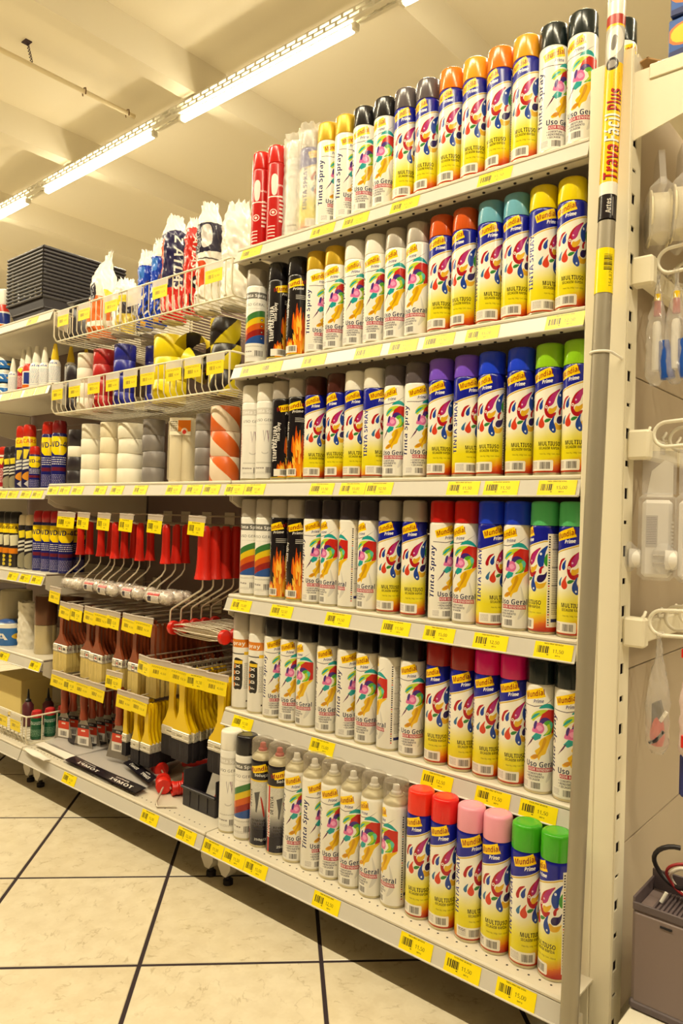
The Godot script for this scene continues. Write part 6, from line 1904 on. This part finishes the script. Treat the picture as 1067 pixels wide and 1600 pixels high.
		b.extrude(PackedVector2Array([Vector2(-0.05, 0.10), Vector2(0.05, 0.10), Vector2(0.02, 0.17), Vector2(-0.02, 0.17)]), 0.010, Vector3.ZERO, Basis(Vector3.UP, PI / 2))
		put(b, "blister", clear("blister plastic"), t)
	# base deck and the grey boxed appliance
	t = thing("end_base_shelf", "white base shelf of the end unit under the grey appliance", "shelf", Vector3(0.105, 0.0, 0))
	b = MB.new()
	b.box(Vector3(0.20, 0.110, -0.40), Vector3(0.40, 0.006, 0.98), 0.002)
	put(b, "deck", M("white shelf enamel", hue(240, 234, 216), 0.4), t)
	b = MB.new()
	b.box(Vector3(0.21, 0.055, -0.40), Vector3(0.36, 0.104, 0.94), 0.002)
	put(b, "plinth", post, t)
	t = thing("grey_appliance", "grey plastic appliance housing with recessed grille top on the base shelf", "appliance", Vector3(0.104, 0.1132, 0.020))
	var grey := M("grey appliance plastic", hue(128, 112, 110), 0.5)
	b = MB.new()
	b.box(Vector3(0.095, 0.084, -0.052), Vector3(0.186, 0.150, 0.10), 0.006)
	put(b, "housing", grey, t)
	b = MB.new()
	b.box(Vector3(0.095, 0.008, -0.052), Vector3(0.19, 0.016, 0.104), 0.004)
	put(b, "foot_rim", M("darker grey plastic", hue(92, 80, 84), 0.5), t)
	b = MB.new()
	b.box(Vector3(0.095, 0.1645, -0.004), Vector3(0.184, 0.012, 0.004), 0.001); b.box(Vector3(0.005, 0.168, -0.052), Vector3(0.004, 0.022, 0.098), 0.001); b.box(Vector3(0.185, 0.168, -0.052), Vector3(0.004, 0.022, 0.098), 0.001); b.box(Vector3(0.095, 0.174, -0.1), Vector3(0.184, 0.034, 0.004), 0.001)
	put(b, "tray_edge", M("darker grey plastic"), t)
	b = MB.new()
	for j in 22: b.box(Vector3(0.03 + j * 0.0065, 0.1615, -0.05), Vector3(0.003, 0.005, 0.075))
	put(b, "grille", M("darker grey plastic"), t).set_meta("kind", "stuff")
	b = MB.new()
	b.box(Vector3(0.055, 0.146, -0.0015), Vector3(0.018, 0.003, 0.002))
	put(b, "slot", M("dark hole", hue(30, 26, 30), 0.9), t)
	b = MB.new()
	b.tube([Vector3(0.035, 0.166, -0.04), Vector3(0.042, 0.182, -0.045)], 0.003, 8)
	put(b, "white_outlet", M("white nylon"), t)
	var cab := [["black cable looping above the grey appliance", hue(34, 30, 36), 0.004, Vector3(0.15, 0.33, -0.05), 0.032], ["red cable looping above the grey appliance", hue(150, 30, 36), 0.0025, Vector3(0.165, 0.318, -0.04), 0.024], ["white cable looping above the grey appliance", hue(232, 226, 214), 0.003, Vector3(0.165, 0.308, -0.055), 0.022]]
	for c in cab:
		b = MB.new()
		var p := []
		for j in 17:
			var a := -2.4 + 4.2 * j / 16.0
			p.append(c[3] + Vector3(-cos(a) * c[4], sin(a) * c[4], 0.008 * sin(a * 2.0)))
		p.push_front(Vector3(c[3].x + 0.02, 0.280, -0.05))
		b.tube(p, c[2], 8)
		var o := put(b, "cable", M("cable %s" % c[1].to_html(), c[1], 0.4))
		tag(o, c[0], "cable", "cables above the grey appliance")
